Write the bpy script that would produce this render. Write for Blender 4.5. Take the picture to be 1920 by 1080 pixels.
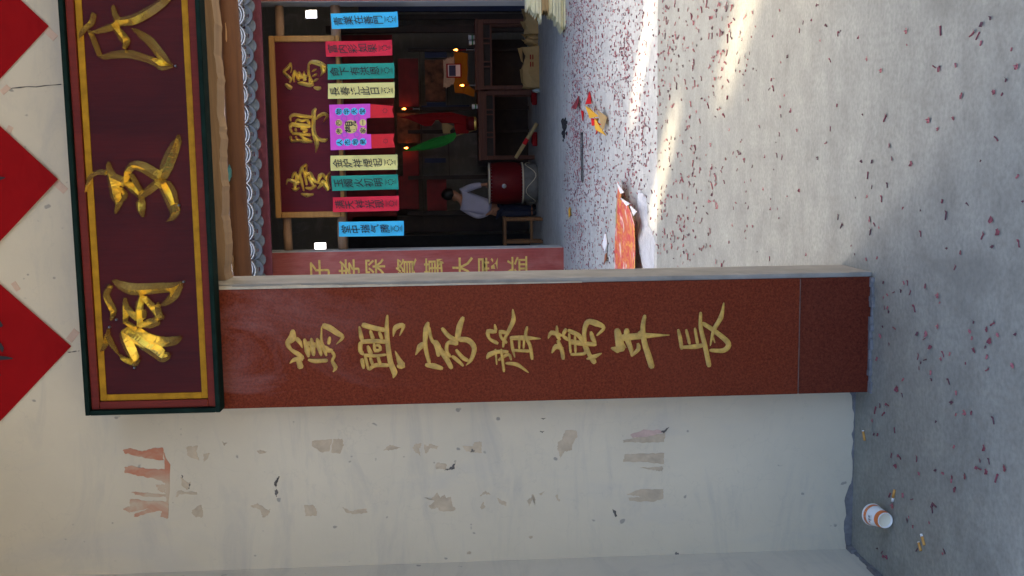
import bpy, bmesh, math, random
from mathutils import Vector, Matrix
random.seed(7)
R = math.radians
scn = bpy.context.scene
for o in list(bpy.data.objects): bpy.data.objects.remove(o)
COL = scn.collection

# ------------------------------------------------------------------ camera (a portrait shot kept on its side)
F, H = 1850.0, 1.4
YAW, PITCH, ROLL = R(6.85), R(3.0), R(1.15)
cy, sy, cp, sp, cr, sr = math.cos(YAW), math.sin(YAW), math.cos(PITCH), math.sin(PITCH), math.cos(ROLL), math.sin(ROLL)
fw = Vector((-sy*cp, cy*cp, -sp)); rt = Vector((cy, sy, 0)); dn = fw.cross(rt)
RT = cr*rt + sr*dn; DN = -sr*rt + cr*dn
CAM = Vector((0, 0, H))
cam = bpy.data.cameras.new('camera'); cam.sensor_width = 36; cam.lens = F/1920*36; cam.clip_end = 5000; cam.clip_start = .05
camo = bpy.data.objects.new('camera', cam); COL.objects.link(camo)
m3 = Matrix((DN, RT, -fw)).transposed()
camo.matrix_world = Matrix.Translation(CAM) @ m3.to_4x4()
scn.camera = camo

# ------------------------------------------------------------------ sky, sun, exposure
SUN_EL = R(30); SUN_AZ = math.atan2(-1, 1.05)            # sun ahead and to the left
SD = Vector((math.sin(SUN_AZ)*math.cos(SUN_EL), math.cos(SUN_AZ)*math.cos(SUN_EL), math.sin(SUN_EL)))
w = bpy.data.worlds.new('World'); scn.world = w; w.use_nodes = True
nt = w.node_tree; sky = nt.nodes.new('ShaderNodeTexSky'); sky.sky_type = 'NISHITA'; sky.sun_disc = False
sky.sun_elevation = SUN_EL; sky.sun_rotation = SUN_AZ; sky.dust_density = 6.0; sky.air_density = .55; sky.ozone_density = 1.3
bg = nt.nodes['Background']; bg.inputs[1].default_value = .15
nt.links.new(sky.outputs[0], bg.inputs[0])
sl = bpy.data.lights.new('sun', 'SUN'); sl.energy = 2.4; sl.angle = R(2.2); sl.color = (1, .80, .56)
so = bpy.data.objects.new('sun', sl); COL.objects.link(so)
so.rotation_euler = (-SD).to_track_quat('-Z', 'Y').to_euler(); so.location = (-20, 20, 20)
scn.view_settings.view_transform = 'Standard'; scn.view_settings.look = 'None'
scn.view_settings.exposure = 2.66; scn.view_settings.gamma = 1
scn.render.engine = 'CYCLES'
scn.cycles.max_bounces = 10; scn.cycles.diffuse_bounces = 6

# ------------------------------------------------------------------ pixel -> place
def ray(x, y): return RT*(540-y) + DN*(x-960) + fw*F
def fl(x, y, z=0.0):
    d = ray(x, y); return CAM + d*((z-H)/d.z)
def py(x, y, Y):
    d = ray(x, y); return CAM + d*(Y/d.y)
def ppx(Y): return Y/F       # metres per pixel at depth Y

# ------------------------------------------------------------------ materials
def newmat(name):
    m = bpy.data.materials.new(name); m.use_nodes = True
    n = m.node_tree; return m, n, n.nodes['Principled BSDF']
def noise(n, scale, detail=6, rough=.6, vec=None, dist=0):
    t = n.nodes.new('ShaderNodeTexNoise'); t.inputs['Scale'].default_value = scale
    t.inputs['Detail'].default_value = detail; t.inputs['Roughness'].default_value = rough
    t.inputs['Distortion'].default_value = dist
    if vec: n.links.new(vec, t.inputs['Vector'])
    return t.outputs['Fac']
def ramp(n, fac, stops):
    r = n.nodes.new('ShaderNodeValToRGB'); e = r.color_ramp.elements
    while len(e) < len(stops): e.new(.5)
    for el, (p, c) in zip(e, stops): el.position = p; el.color = (*c, 1) if len(c) == 3 else c
    n.links.new(fac, r.inputs[0]); return r.outputs[0]
def mixc(n, fac, a, b, mode='MIX'):
    x = n.nodes.new('ShaderNodeMix'); x.data_type = 'RGBA'; x.blend_type = mode
    for s, v in ((0, fac), (6, a), (7, b)):
        if isinstance(v, (int, float)): x.inputs[s].default_value = v
        elif isinstance(v, tuple): x.inputs[s].default_value = (*v, 1)
        else: n.links.new(v, x.inputs[s])
    return x.outputs[2]
def coords(n, scale=(1, 1, 1), kind='Object'):
    t = n.nodes.new('ShaderNodeTexCoord'); mp = n.nodes.new('ShaderNodeMapping')
    mp.inputs['Scale'].default_value = scale; n.links.new(t.outputs[kind], mp.inputs[0]); return mp.outputs[0]
def bump(n, b, fac, strength=.3, dist=.01):
    x = n.nodes.new('ShaderNodeBump'); x.inputs['Strength'].default_value = strength; x.inputs['Distance'].default_value = dist
    n.links.new(fac, x.inputs['Height']); n.links.new(x.outputs[0], b.inputs['Normal'])
def simple(name, c, rough=.7, var=.15, scale=8, metallic=0, bmp=.1, stretch=(1, 1, 1), spec=.5):
    m, n, b = newmat(name); v = coords(n, stretch)
    f = noise(n, scale, 6, .6, v)
    lo = tuple(x*(1-var) for x in c); hi = tuple(min(1, x*(1+var)) for x in c)
    n.links.new(ramp(n, f, [(.3, lo), (.7, hi)]), b.inputs['Base Color'])
    b.inputs['Roughness'].default_value = rough; b.inputs['Metallic'].default_value = metallic
    b.inputs['Specular IOR Level'].default_value = spec
    if bmp: bump(n, b, f, bmp, .005)
    return m
M = {}
def concrete(name, c, sc=1.0, stain=.5):
    m, n, b = newmat(name); v = coords(n)
    f1 = noise(n, .9*sc, 8, .65, v); f2 = noise(n, 7*sc, 6, .65, v); f3 = noise(n, 60*sc, 3, .6, v)
    lo = tuple(x*.74 for x in c); hi = tuple(x*1.13 for x in c)
    a = ramp(n, f1, [(.32, lo), (.55, c), (.75, hi)])
    a = mixc(n, .55, a, ramp(n, f2, [(.36, tuple(x*.62 for x in c)), (.64, tuple(x*1.22 for x in c))]), 'MIX')
    a = mixc(n, .6, a, ramp(n, f3, [(.32, (.45, .45, .45)), (.62, (1.0, 1.0, 1.0))]), 'MULTIPLY')
    tr = noise(n, 3*sc, 7, .7, coords(n, (.45, 1.5, 1)), 1.5)
    a = mixc(n, .35, a, ramp(n, tr, [(.3, tuple(x*.70 for x in c)), (.7, tuple(x*1.2 for x in c))]))
    st = noise(n, 2.3*sc, 4, .5, coords(n, (1, .5, 1)), 1.2)
    a = mixc(n, ramp(n, st, [(.60, (0, 0, 0)), (.74, (stain, stain, stain))]), a, tuple(x*.55 for x in c))
    n.links.new(a, b.inputs['Base Color']); b.inputs['Roughness'].default_value = .82
    bump(n, b, mixc(n, .5, f2, f3), .35, .006); return m
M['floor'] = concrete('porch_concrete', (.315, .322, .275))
M['court'] = concrete('courtyard_concrete_lit', (.52, .53, .485), .7, .35)  # same concrete as the porch, lightened in colour for open-sky brightness
M['ground'] = concrete('ground_concrete', (.29, .255, .20), .3)
def plaster(name, c):
    m, n, b = newmat(name); v = coords(n)
    f1 = noise(n, 1.6, 6, .6, v); f2 = noise(n, 5, 5, .6, coords(n, (1, 1, .35)), .6); f3 = noise(n, 45, 3, .5, v)
    a = ramp(n, f1, [(.3, tuple(x*.9 for x in c)), (.7, tuple(x*1.05 for x in c))])
    a = mixc(n, ramp(n, f2, [(.56, (0, 0, 0)), (.78, (.42, .42, .42))]), a, (.42, .41, .38))
    sp_ = noise(n, 26, 2, .4, coords(n, (1, 1, .8)))
    a = mixc(n, ramp(n, sp_, [(.72, (0, 0, 0)), (.75, (.6, .6, .6))]), a, (.13, .13, .135))
    g4 = noise(n, 2.4, 7, .7, coords(n, (.5, .5, 2.2)), 1.4)
    a = mixc(n, ramp(n, g4, [(.52, (0, 0, 0)), (.70, (.38, .38, .38))]), a, (.36, .345, .31))
    vo = n.nodes.new('ShaderNodeTexVoronoi'); vo.feature = 'DISTANCE_TO_EDGE'; vo.inputs['Scale'].default_value = 1.7
    wv = n.nodes.new('ShaderNodeVectorMath'); wv.operation = 'ADD'; nz = n.nodes.new('ShaderNodeTexNoise'); nz.inputs['Scale'].default_value = 4; nz.inputs['Detail'].default_value = 6
    n.links.new(v, nz.inputs['Vector']); n.links.new(v, wv.inputs[0]); n.links.new(nz.outputs['Color'], wv.inputs[1]); n.links.new(wv.outputs[0], vo.inputs['Vector'])
    a = mixc(n, ramp(n, vo.outputs['Distance'], [(.0, (.14, .14, .14)), (.005, (0, 0, 0))]), a, (.25, .24, .22))
    # worn and dirty close to the floor
    sx = n.nodes.new('ShaderNodeSeparateXYZ'); n.links.new(coords(n), sx.inputs[0])
    n.links.new(a, b.inputs['Base Color']); b.inputs['Roughness'].default_value = .8
    bump(n, b, mixc(n, .4, f3, f1), .12, .008); return m
M['plaster'] = plaster('white_plaster', (.58, .52, .39))
M['plaster2'] = plaster('side_plaster', (.60, .555, .45))
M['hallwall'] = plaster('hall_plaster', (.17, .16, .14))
M['mortar'] = simple('grey_mortar', (.17, .17, .175), .9, .3, 30, 0, .5)
def granite(name, c):
    m, n, b = newmat(name); v = coords(n)
    t = n.nodes.new('ShaderNodeTexVoronoi'); t.inputs['Scale'].default_value = 170; n.links.new(v, t.inputs['Vector'])
    f = noise(n, 1.8, 6, .6, v); g = noise(n, 120, 3, .7, v)
    a = ramp(n, g, [(.3, tuple(x*.35 for x in c)), (.5, c), (.70, (c[0]*1.55, c[1]*2.0, c[2]*1.6))])
    a = mixc(n, .5, a, ramp(n, t.outputs['Distance'], [(.1, tuple(x*.6 for x in c)), (.6, (c[0]*1.3, c[1]*1.2, c[2]*1.1))]))
    a = mixc(n, ramp(n, f, [(.45, (0, 0, 0)), (.75, (.3, .3, .3))]), a, (.14, .04, .022))
    # chalky smears high up
    d = noise(n, 5, 6, .7, coords(n, (1, 1, .45)), .8)
    sx = n.nodes.new('ShaderNodeSeparateXYZ'); n.links.new(coords(n), sx.inputs[0])
    mr = n.nodes.new('ShaderNodeMapRange'); mr.inputs[1].default_value = 1.5; mr.inputs[2].default_value = 2.25
    n.links.new(sx.outputs[2], mr.inputs[0])
    mm = n.nodes.new('ShaderNodeMath'); mm.operation = 'MULTIPLY'
    n.links.new(ramp(n, d, [(.47, (0, 0, 0)), (.74, (.5, .5, .5))]), mm.inputs[0]); n.links.new(mr.outputs[0], mm.inputs[1])
    a = mixc(n, mm.outputs[0], a, (.30, .17, .17))
    n.links.new(a, b.inputs['Base Color']); b.inputs['Roughness'].default_value = .6; b.inputs['Specular IOR Level'].default_value = .08
    bump(n, b, g, .06, .002); return m
M['granite'] = granite('red_granite', (.128, .0235, .0105))
M['granite2'] = granite('red_granite_base', (.095, .019, .0105))
M['granite_joint'] = simple('granite_joint', (.13, .085, .065), .9, .4, 30)
M['jamb'] = simple('cement_jamb', (.27, .255, .22), .85, .2, 9, 0, .3)
M['lime'] = simple('lime_edge', (.42, .37, .28), .9, .2, 20)
M['goldpaint'] = simple('gold_paint', (.43, .265, .05), .5, .35, 40, 0, .2)
M['goldpaint2'] = simple('yellow_paint', (.56, .38, .085), .6, .25, 20, 0, .1)
def gold(name, rough=.13, sc=9):
    m, n, b = newmat(name); f = noise(n, sc, 3, .5, coords(n), .4); g = noise(n, 30, 2, .6, coords(n))
    n.links.new(ramp(n, f, [(.3, (.88, .66, .16)), (.6, (.95, .77, .25)), (.8, (.98, .87, .45))]), b.inputs['Base Color'])
    b.inputs['Metallic'].default_value = .82; n.links.new(ramp(n, g, [(.3, (rough*.7,)*3), (.7, (rough*1.6,)*3)]), b.inputs['Roughness'])
    bump(n, b, f, .5, .012); return m
M['gold'] = gold('gold_leaf'); M['gold2'] = gold('dull_gold', .36)
def lacquer(name, c, c2, rough=.35):
    m, n, b = newmat(name); f = noise(n, 2.2, 6, .65, coords(n, (1.6, 1, .5)), .6); g = noise(n, 22, 5, .6, coords(n, (4, 1, .25)))
    a = ramp(n, f, [(.40, c), (.72, c2)]); a = mixc(n, .3, a, ramp(n, g, [(.3, tuple(x*.6 for x in c)), (.7, tuple(x*1.5 for x in c))]))
    n.links.new(a, b.inputs['Base Color']); b.inputs['Roughness'].default_value = rough; b.inputs['Specular IOR Level'].default_value = .1
    bump(n, b, g, .25, .004); return m
M['lacquer'] = lacquer('maroon_lacquer', (.040, .0045, .0036), (.085, .007, .0045))
M['lacquer2'] = lacquer('hall_plaque_lacquer', (.085, .010, .018), (.12, .012, .018), .5)
M['green'] = simple('dark_green_paint', (.006, .016, .013), .75, .3, 20, spec=.05)
M['redmould'] = lacquer('red_moulding', (.105, .014, .010), (.19, .028, .012), .4)
M['yellowband'] = simple('ochre_band', (.33, .165, .008), .5, .25, 25, 0, .1, (1, 1, 1), .1)
def wood(name, c, c2, ax=(.6, 8, 8), rough=.65):
    m, n, b = newmat(name); f = noise(n, 4, 8, .65, coords(n, ax), .8); g = noise(n, 1.3, 3, .5, coords(n))
    a = ramp(n, f, [(.3, c2), (.6, c)]); a = mixc(n, ramp(n, g, [(.45, (0, 0, 0)), (.75, (.4, .4, .4))]), a, c2)
    n.links.new(a, b.inputs['Base Color']); b.inputs['Roughness'].default_value = rough; bump(n, b, f, .25, .004); return m
M['palewood'] = wood('pale_wood', (.38, .235, .115), (.24, .145, .07))
M['logwood'] = wood('orange_log', (.115, .044, .014), (.07, .025, .009))
M['framewood'] = wood('frame_wood', (.40, .20, .045), (.30, .14, .03))
M['beamwood'] = wood('beam_wood', (.42, .25, .14), (.30, .17, .09))
M['tablewood'] = wood('table_wood', (.14, .042, .022), (.09, .026, .014))
M['stoolwood'] = wood('stool_wood', (.17, .075, .018), (.10, .04, .012))
M['bluechip'] = simple('blue_paint_chip', (.05, .19, .22), .7)
M['tile'] = simple('grey_roof_tile', (.08, .085, .088), .55, .3, 12, 0, .2)
M['tileedge'] = simple('skylit_tile_edge', (.60, .60, .59), .4, .35, 25, 0, .2)  # very light colour stands in for sky light catching the tile edges
M['drip'] = simple('drip_tile_clay', (.10, .112, .112), .6, .45, 14, 0, .3)
M['eaveboard'] = simple('eave_board_red', (.13, .022, .035), .7, .2, 9)
M['darkwood'] = simple('dark_hall_wood', (.035, .022, .018), .7, .3, 8)
M['roofdark'] = simple('roof_boards', (.05, .038, .03), .8, .3, 6)
M['pillar'] = lacquer('faded_red_pillar', (.29, .068, .060), (.40, .16, .14), .7)
M['pillarside'] = simple('grey_pillar_side', (.40, .41, .41), .8, .1, 6)
def paper(name, c, rough=.75, crease=.5):
    m, n, b = newmat(name); f = noise(n, 6, 4, .6, coords(n), .8); g = noise(n, 3.0, 2, .5, coords(n, (1, 1, 2.5)), 1.5)
    a = ramp(n, f, [(.3, tuple(x*.93 for x in c)), (.7, tuple(min(1, x*1.05) for x in c))])
    n.links.new(a, b.inputs['Base Color']); b.inputs['Roughness'].default_value = rough; b.inputs['Specular IOR Level'].default_value = .12
    bump(n, b, g, crease, .01); return m
for k, c in dict(blue=(.07, .55, .86), red=(.72, .035, .065), green=(.035, .33, .25), yellow=(.78, .72, .27), pink=(.72, .10, .60), redtail=(.66, .03, .04),
                 redpaper=(.27, .003, .005), ycirc=(.72, .60, .22), bcirc=(.12, .58, .86), purple=(.42, .13, .58), white=(.8, .8, .8), straw=(.74, .71, .46),
                 card=(.42, .29, .13), cream=(.72, .66, .5), clothred=(.28, .012, .015), clothgreen=(.03, .28, .05), clothyellow=(.30, .13, .010),
                 orange=(.78, .13, .045), flagred=(.62, .02, .025), flagyellow=(.75, .42, .05), shirt=(.42, .42, .55), trousers=(.03, .035, .06)).items():
    M['p_'+k] = paper('paper_'+k, c)
M['ink'] = simple('black_ink', (.012, .012, .016), .6, .3, 30, 0, 0)
M['residue'] = simple('grey_paper_residue', (.47, .385, .27), .9, .15, 25, 0, .3)
M['residue_pink'] = simple('pink_paper_residue', (.50, .36, .30), .9, .15, 30, 0, .2)
M['residue_red'] = simple('faded_red_paper', (.54, .31, .20), .85, .3, 14, 0, .3)
m, n, b = newmat('faded_red_paper'); f = noise(n, 9, 5, .6, coords(n, (1, 1, .6)), .6)
n.links.new(ramp(n, f, [(.36, (.47, .19, .11)), (.5, (.48, .29, .19)), (.62, (.50, .40, .28))]), b.inputs['Base Color']); b.inputs['Roughness'].default_value = .9; M['residue_red'] = m
M['residue_dark'] = simple('dark_mark', (.12, .11, .10), .9, .5, 60, 0, .1)
M['tape'] = simple('tan_tape', (.54, .38, .27), .5, .15, 20, 0, .1)
M['scrap'] = simple('firecracker_red', (.24, .06, .08), .85, .45, 60, 0, .2)
M['scrap2'] = simple('firecracker_dark', (.13, .05, .065), .9, .4, 60, 0, .2)
M['skin'] = simple('skin', (.40, .19, .11), .55, .08, 10, 0, .05)
M['hair'] = simple('black_hair', (.008, .007, .007), .5, .3, 60, 0, .4, (1, 1, .2))
M['drumred'] = lacquer('drum_red', (.115, .009, .012), (.15, .013, .015), .4)
M['metal'] = simple('grey_metal', (.25, .26, .28), .4, .2, 30, 1, .1)
M['wire'] = simple('dark_wire', (.05, .055, .06), .45, .2, 30, .8, 0)
M['stone'] = simple('grey_stone', (.16, .16, .15), .9, .25, 9, 0, .3)
M['bamboo'] = wood('bamboo', (.50, .37, .17), (.36, .25, .1))
M['cloth_dark'] = simple('black_cloth', (.012, .013, .016), .9, .3, 12)
M['paintblue'] = simple('hall_blue_paint', (.02, .035, .10), .7, .2, 6)
M['panelred'] = simple('altar_red_panel', (.20, .012, .016), .7, .3, 5)
M['picture'] = simple('faded_print', (.16, .06, .03), .8, .8, 6)
M['cup_orange'] = simple('cup_orange_print', (.72, .20, .05), .6, .05, 20, 0, 0)
M['cup_white'] = simple('cup_white_card', (.76, .76, .72), .6, .05, 20, 0, .05)
M['filter'] = simple('cigarette_filter', (.58, .30, .07), .8, .15, 60)
M['cigwhite'] = simple('cigarette_paper', (.7, .7, .68), .8, .1, 40)
m, n, b = newmat('plastic_film'); b.inputs['Base Color'].default_value = (.82, .84, .86, 1); b.inputs['Roughness'].default_value = .25
b.inputs['Alpha'].default_value = .62; f = noise(n, 9, 4, .6, coords(n), 1); bump(n, b, f, .9, .03); M['film'] = m
m, n, b = newmat('candle_flame'); b.inputs['Base Color'].default_value = (1, .5, .1, 1)
b.inputs['Emission Color'].default_value = (1, .22, .025, 1); b.inputs['Emission Strength'].default_value = 5; M['flame'] = m
m, n, b = newmat('printed_wrapper'); v = coords(n, (1, 1, 1)); t = n.nodes.new('ShaderNodeTexVoronoi'); t.inputs['Scale'].default_value = 13; n.links.new(v, t.inputs[0])
f = noise(n, 4.2, 3, .6, v, 1.2)
a = ramp(n, f, [(.34, (.90, .78, .66)), (.40, (.74, .07, .06)), (.46, (.70, .035, .06)), (.50, (.88, .50, .06)), (.54, (.70, .04, .06)), (.60, (.80, .13, .08)), (.66, (.90, .76, .66))])
n.links.new(a, b.inputs['Base Color']); b.inputs['Roughness'].default_value = .4; M['wrapper'] = m

# ------------------------------------------------------------------ mesh helpers
def tag(o, label=None, cat=None, group=None, kind=None):
    if label: o['label'] = label
    if cat: o['category'] = cat
    if group: o['group'] = group
    if kind: o['kind'] = kind
    return o
def empty(name, loc=(0, 0, 0), rz=0):
    o = bpy.data.objects.new(name, None); COL.objects.link(o); o.location = loc; o.rotation_euler.z = rz
    o.empty_display_size = .1; return o
class MB:
    def __init__(s): s.v = []; s.f = []
    def add(s, vs, fs):
        k = len(s.v); s.v += [tuple(p) for p in vs]; s.f += [tuple(i+k for i in f) for f in fs]; return s
    def box(s, a, b, rot=None, c=None):
        (x0, y0, z0), (x1, y1, z1) = a, b
        vs = [Vector(p) for p in ((x0, y0, z0), (x1, y0, z0), (x1, y1, z0), (x0, y1, z0), (x0, y0, z1), (x1, y0, z1), (x1, y1, z1), (x0, y1, z1))]
        if rot is not None:
            c = Vector(c) if c else sum(vs, Vector())/8; vs = [rot @ (p-c)+c for p in vs]
        return s.add(vs, [(0, 3, 2, 1), (4, 5, 6, 7), (0, 1, 5, 4), (1, 2, 6, 5), (2, 3, 7, 6), (3, 0, 4, 7)])
    def tube(s, pts, rad, n=8, cap=True):
        pts = [Vector(p) for p in pts]; rs = rad if isinstance(rad, (list, tuple)) else [rad]*len(pts)
        k = len(s.v); up = None
        for i, p in enumerate(pts):
            d = (pts[min(i+1, len(pts)-1)]-pts[max(i-1, 0)]).normalized()
            a = d.orthogonal().normalized() if up is None else (up - d*up.dot(d)).normalized(); up = a; b = d.cross(a)
            for j in range(n):
                t = 2*math.pi*j/n; s.v.append(tuple(p+(a*math.cos(t)+b*math.sin(t))*rs[i]))
        for i in range(len(pts)-1):
            for j in range(n):
                s.f.append((k+i*n+j, k+i*n+(j+1) % n, k+(i+1)*n+(j+1) % n, k+(i+1)*n+j))
        if cap:
            s.f.append(tuple(k+j for j in range(n))[::-1]); s.f.append(tuple(k+(len(pts)-1)*n+j for j in range(n)))
        return s
    def lathe(s, prof, n=24, mat=None, capb=True, capt=True):
        k = len(s.v); T = mat or Matrix.Identity(4)
        for (r, z) in prof:
            for j in range(n):
                t = 2*math.pi*j/n; s.v.append(tuple(T @ Vector((r*math.cos(t), r*math.sin(t), z))))
        for i in range(len(prof)-1):
            for j in range(n): s.f.append((k+i*n+j, k+i*n+(j+1) % n, k+(i+1)*n+(j+1) % n, k+(i+1)*n+j))
        if capb: s.f.append(tuple(k+j for j in range(n))[::-1])
        if capt: s.f.append(tuple(k+(len(prof)-1)*n+j for j in range(n)))
        return s
    def prism(s, poly, d):                     # poly: list of 3D points, pushed by vector d
        n = len(poly); d = Vector(d); P = [Vector(p) for p in poly]
        return s.add(P+[p+d for p in P], [tuple(range(n)), tuple(range(2*n-1, n-1, -1))]+[(i, i+n, (i+1) % n+n, (i+1) % n) for i in range(n)])
    def build(s, name, mat, parent=None, smooth=False, bevel=0):
        me = bpy.data.meshes.new(name); me.from_pydata(s.v, [], s.f); me.update()
        bm = bmesh.new(); bm.from_mesh(me); bmesh.ops.recalc_face_normals(bm, faces=bm.faces); bm.to_mesh(me); bm.free()
        o = bpy.data.objects.new(name, me); COL.objects.link(o)
        for mm in (mat if isinstance(mat, (list, tuple)) else [mat]): me.materials.append(M[mm] if isinstance(mm, str) else mm)
        if smooth:
            for p in me.polygons: p.use_smooth = True
        if bevel:
            bv = o.modifiers.new('bevel', 'BEVEL'); bv.width = bevel; bv.segments = 2; bv.limit_method = 'ANGLE'
        if parent is not None:
            o.parent = parent; o.matrix_parent_inverse = Matrix.Translation(-Vector(parent.location)) if parent.type == 'EMPTY' and parent.rotation_euler.z == 0 else Matrix.Identity(4)
        return o
def boxo(name, a, b, mat, parent=None, bevel=0): return MB().box(a, b).build(name, mat, parent, bevel=bevel)

def resample(pts, step):
    out = []
    P = [Vector(p) for p in pts]; P = [2*P[0]-P[1]]+P+[2*P[-1]-P[-2]]
    for i in range(1, len(P)-2):
        a, b, c, d = P[i-1:i+3]; n = max(2, int((c-b).length/step))
        for k in range(n):
            t = k/n
            q = .5*((2*b)+(c-a)*t+(2*a-5*b+4*c-d)*t*t+(3*b-a-3*c+d)*t**3)
            q.z = max(.5, b.z+(c.z-b.z)*t); out.append(q)
    out.append(P[-2]); return out
def brush(strokes, org, sc, Y, hgt, wf=1.0, edge=.35, curve=False, jit=0):
    """brush strokes traced as (x, y, width): each becomes a ridged bar standing on the plane Y"""
    mb = MB(); u = ppx(Y)
    for si, st in enumerate(strokes):
        S = resample(st, 14)
        e = Y - .0006*(si % 7); k = len(mb.v)
        for i, p in enumerate(S):
            a, b = S[max(0, i-1)], S[min(len(S)-1, i+1)]
            d = Vector((b.x-a.x, b.y-a.y)); d = d.normalized() if d.length > 0 else Vector((1, 0))
            nrm = Vector((-d.y, d.x)); hw = p.z*.5*wf
            if i in (0, len(S)-1): hw *= .6
            hz = hgt*min(1, .35+p.z*wf/ (60 if sc > 5 else 30)) * (1+random.uniform(-jit, jit))
            pts = [((p.x+nrm.x*hw*q), (p.y+nrm.y*hw*q)) for q in (-1, -1, 0 if not curve else -.45, 1, 1)]
            if curve: pts.insert(3, (p.x+nrm.x*hw*.45, p.y+nrm.y*hw*.45))
            hs = [0, edge*hz, hz, edge*hz, 0] if not curve else [0, edge*hz, hz, hz, edge*hz, 0]
            off = random.uniform(-jit, jit)*hw*.5
            for q, (pp, hh) in enumerate(zip(pts, hs)):
                w3 = py(org[0]+pp[0]/sc, org[1]+(pp[1]+(off if q == 2 else 0))/sc, Y)
                mb.v.append((w3.x, e-hh, w3.z))
        m_ = 6 if curve else 5
        for i in range(len(S)-1):
            for j in range(m_-1): mb.f.append((k+i*m_+j, k+i*m_+j+1, k+(i+1)*m_+j+1, k+(i+1)*m_+j))
        mb.f.append(tuple(k+j for j in range(m_))); mb.f.append(tuple(k+(len(S)-1)*m_+j for j in range(m_))[::-1])
    return mb

_gl = {}
def glyph(ch, off=.0):
    if (ch, off) in _gl: return _gl[ch, off]
    cu = bpy.data.curves.new('glyph', 'FONT'); cu.body = ch; cu.size = 1; cu.offset = off; cu.resolution_u = 2; cu.fill_mode = 'FRONT'
    ob = bpy.data.objects.new('glyph', cu); COL.objects.link(ob)
    dg = bpy.context.evaluated_depsgraph_get(); me = bpy.data.meshes.new_from_object(ob.evaluated_get(dg))
    vs = [v.co.copy() for v in me.vertices]; fs = [tuple(p.vertices) for p in me.polygons]
    bpy.data.objects.remove(ob); bpy.data.meshes.remove(me)
    if not vs: _gl[ch, off] = ([], []); return _gl[ch, off]
    x0 = min(v.x for v in vs); x1 = max(v.x for v in vs); y0 = min(v.y for v in vs); y1 = max(v.y for v in vs)
    vs = [Vector(((v.x-(x0+x1)/2), (v.y-(y0+y1)/2))) for v in vs]
    _gl[ch, off] = (vs, fs); return _gl[ch, off]
def write(mb, ch, c, size, off=.012, sq=(1, 1), shear=0.0):
    vs, fs = glyph(ch, off)
    mb.add([(c[0]+size*sq[0]*v.x, c[1], c[2]+size*sq[1]*(v.y+shear*v.x)) for v in vs], fs)

# ================================================================== SETTING
def sheet(name, x0, x1, y0, y1, z, mat, th=0.0):
    mb = MB()
    if th: mb.box((x0, y0, z-th), (x1, y1, z))
    else: mb.add([(x0, y0, z), (x1, y0, z), (x1, y1, z), (x0, y1, z)], [(0, 1, 2, 3)])
    return tag(mb.build(name, mat), kind='structure')
YS = 6.93                                         # edge of the porch slab
sheet('ground', -400, 400, -400, 400, -.06, 'ground')
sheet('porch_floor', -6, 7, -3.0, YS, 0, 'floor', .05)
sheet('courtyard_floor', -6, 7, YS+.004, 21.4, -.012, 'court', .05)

YW, YG = 3.38, 3.26                               # plaster wall face, granite face
XL, XJ = -1.385, -.379                            # porch side wall, door jamb
XR = .86                                          # far jamb (out of the picture)
# ---- gatehouse
gate = empty('gatehouse', (0, YW, 0))
tag(gate, 'white plastered gatehouse wall with red granite door panel and wooden lintel', 'gatehouse')
WT = 3.75; ZD = 2.27
mb = MB(); mb.box((XL, YW, 0), (-.55, YW+.14, WT)); mb.box((-.55, YW, ZD+.12), (1.02, YW+.14, WT)); mb.box((1.02, YW, 0), (1.9, YW+.14, WT))
mb.build('wall', 'plaster', gate)
boxo('side_wall', (XL-.2, 2.3, 0), (XL, YW+.14, WT), 'plaster2', gate)
boxo('side_wall', (1.9, 2.3, 0), (2.1, YW+.14, WT), 'plaster2', gate)
boxo('roof', (-2.2, 1.0, WT), (2.9, 5.4, WT+.15), 'roofdark', gate)
boxo('rear_wall', (-2.2, YW+.002, 0), (XL-.2, YW+.14, WT), 'plaster2', gate)
boxo('rear_wall', (2.1, YW+.002, 0), (2.9, YW+.14, WT), 'plaster2', gate)
# granite cladding either side of the doorway: tall inscribed slab over a base slab
ZJ = .2475
PL = -.778                                        # left edge of the granite
for side in (0, 1):
    xa, xb = (PL, XJ) if side == 0 else (XR, XR+.40)
    up = boxo('granite_slab', (xa, YG, ZJ+.0035), (xb, YW+.10, ZD), 'granite', gate, .003)
    boxo('base_slab', (xa, YG+.0015, .0), (xb, YW+.10, ZJ), 'granite2', gate, .003)
    boxo('joint', (xa+.001, YG+.003, ZJ+.0002), (xb-.001, YW+.09, ZJ+.0033), 'granite_joint', gate)
    if side == 0: slab = up
jl = MB().box((XJ+.0008, YG+.012, 0), (XJ+.016, YW+.16, ZD)); jl.build('door_jamb', 'jamb', gate)
mb = MB()                                         # ragged pale lime edge between granite and jamb
zz = 0.3
while zz < ZD-.01:
    t = min(1, max(0, (zz-.9)/1.2)); z2 = zz+random.uniform(.03, .09)
    if t > .05: mb.box((XJ+.001, YG-.001, zz), (XJ+.003+.009*t*random.uniform(.6, 1.1), YG+.0135, min(z2, ZD-.005)))
    zz = z2
mb.build('lime_edge', 'lime', gate)
boxo('door_jamb', (XR-.016, YG+.012, 0), (XR-.0008, YW+.16, ZD), 'jamb', gate)
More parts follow.
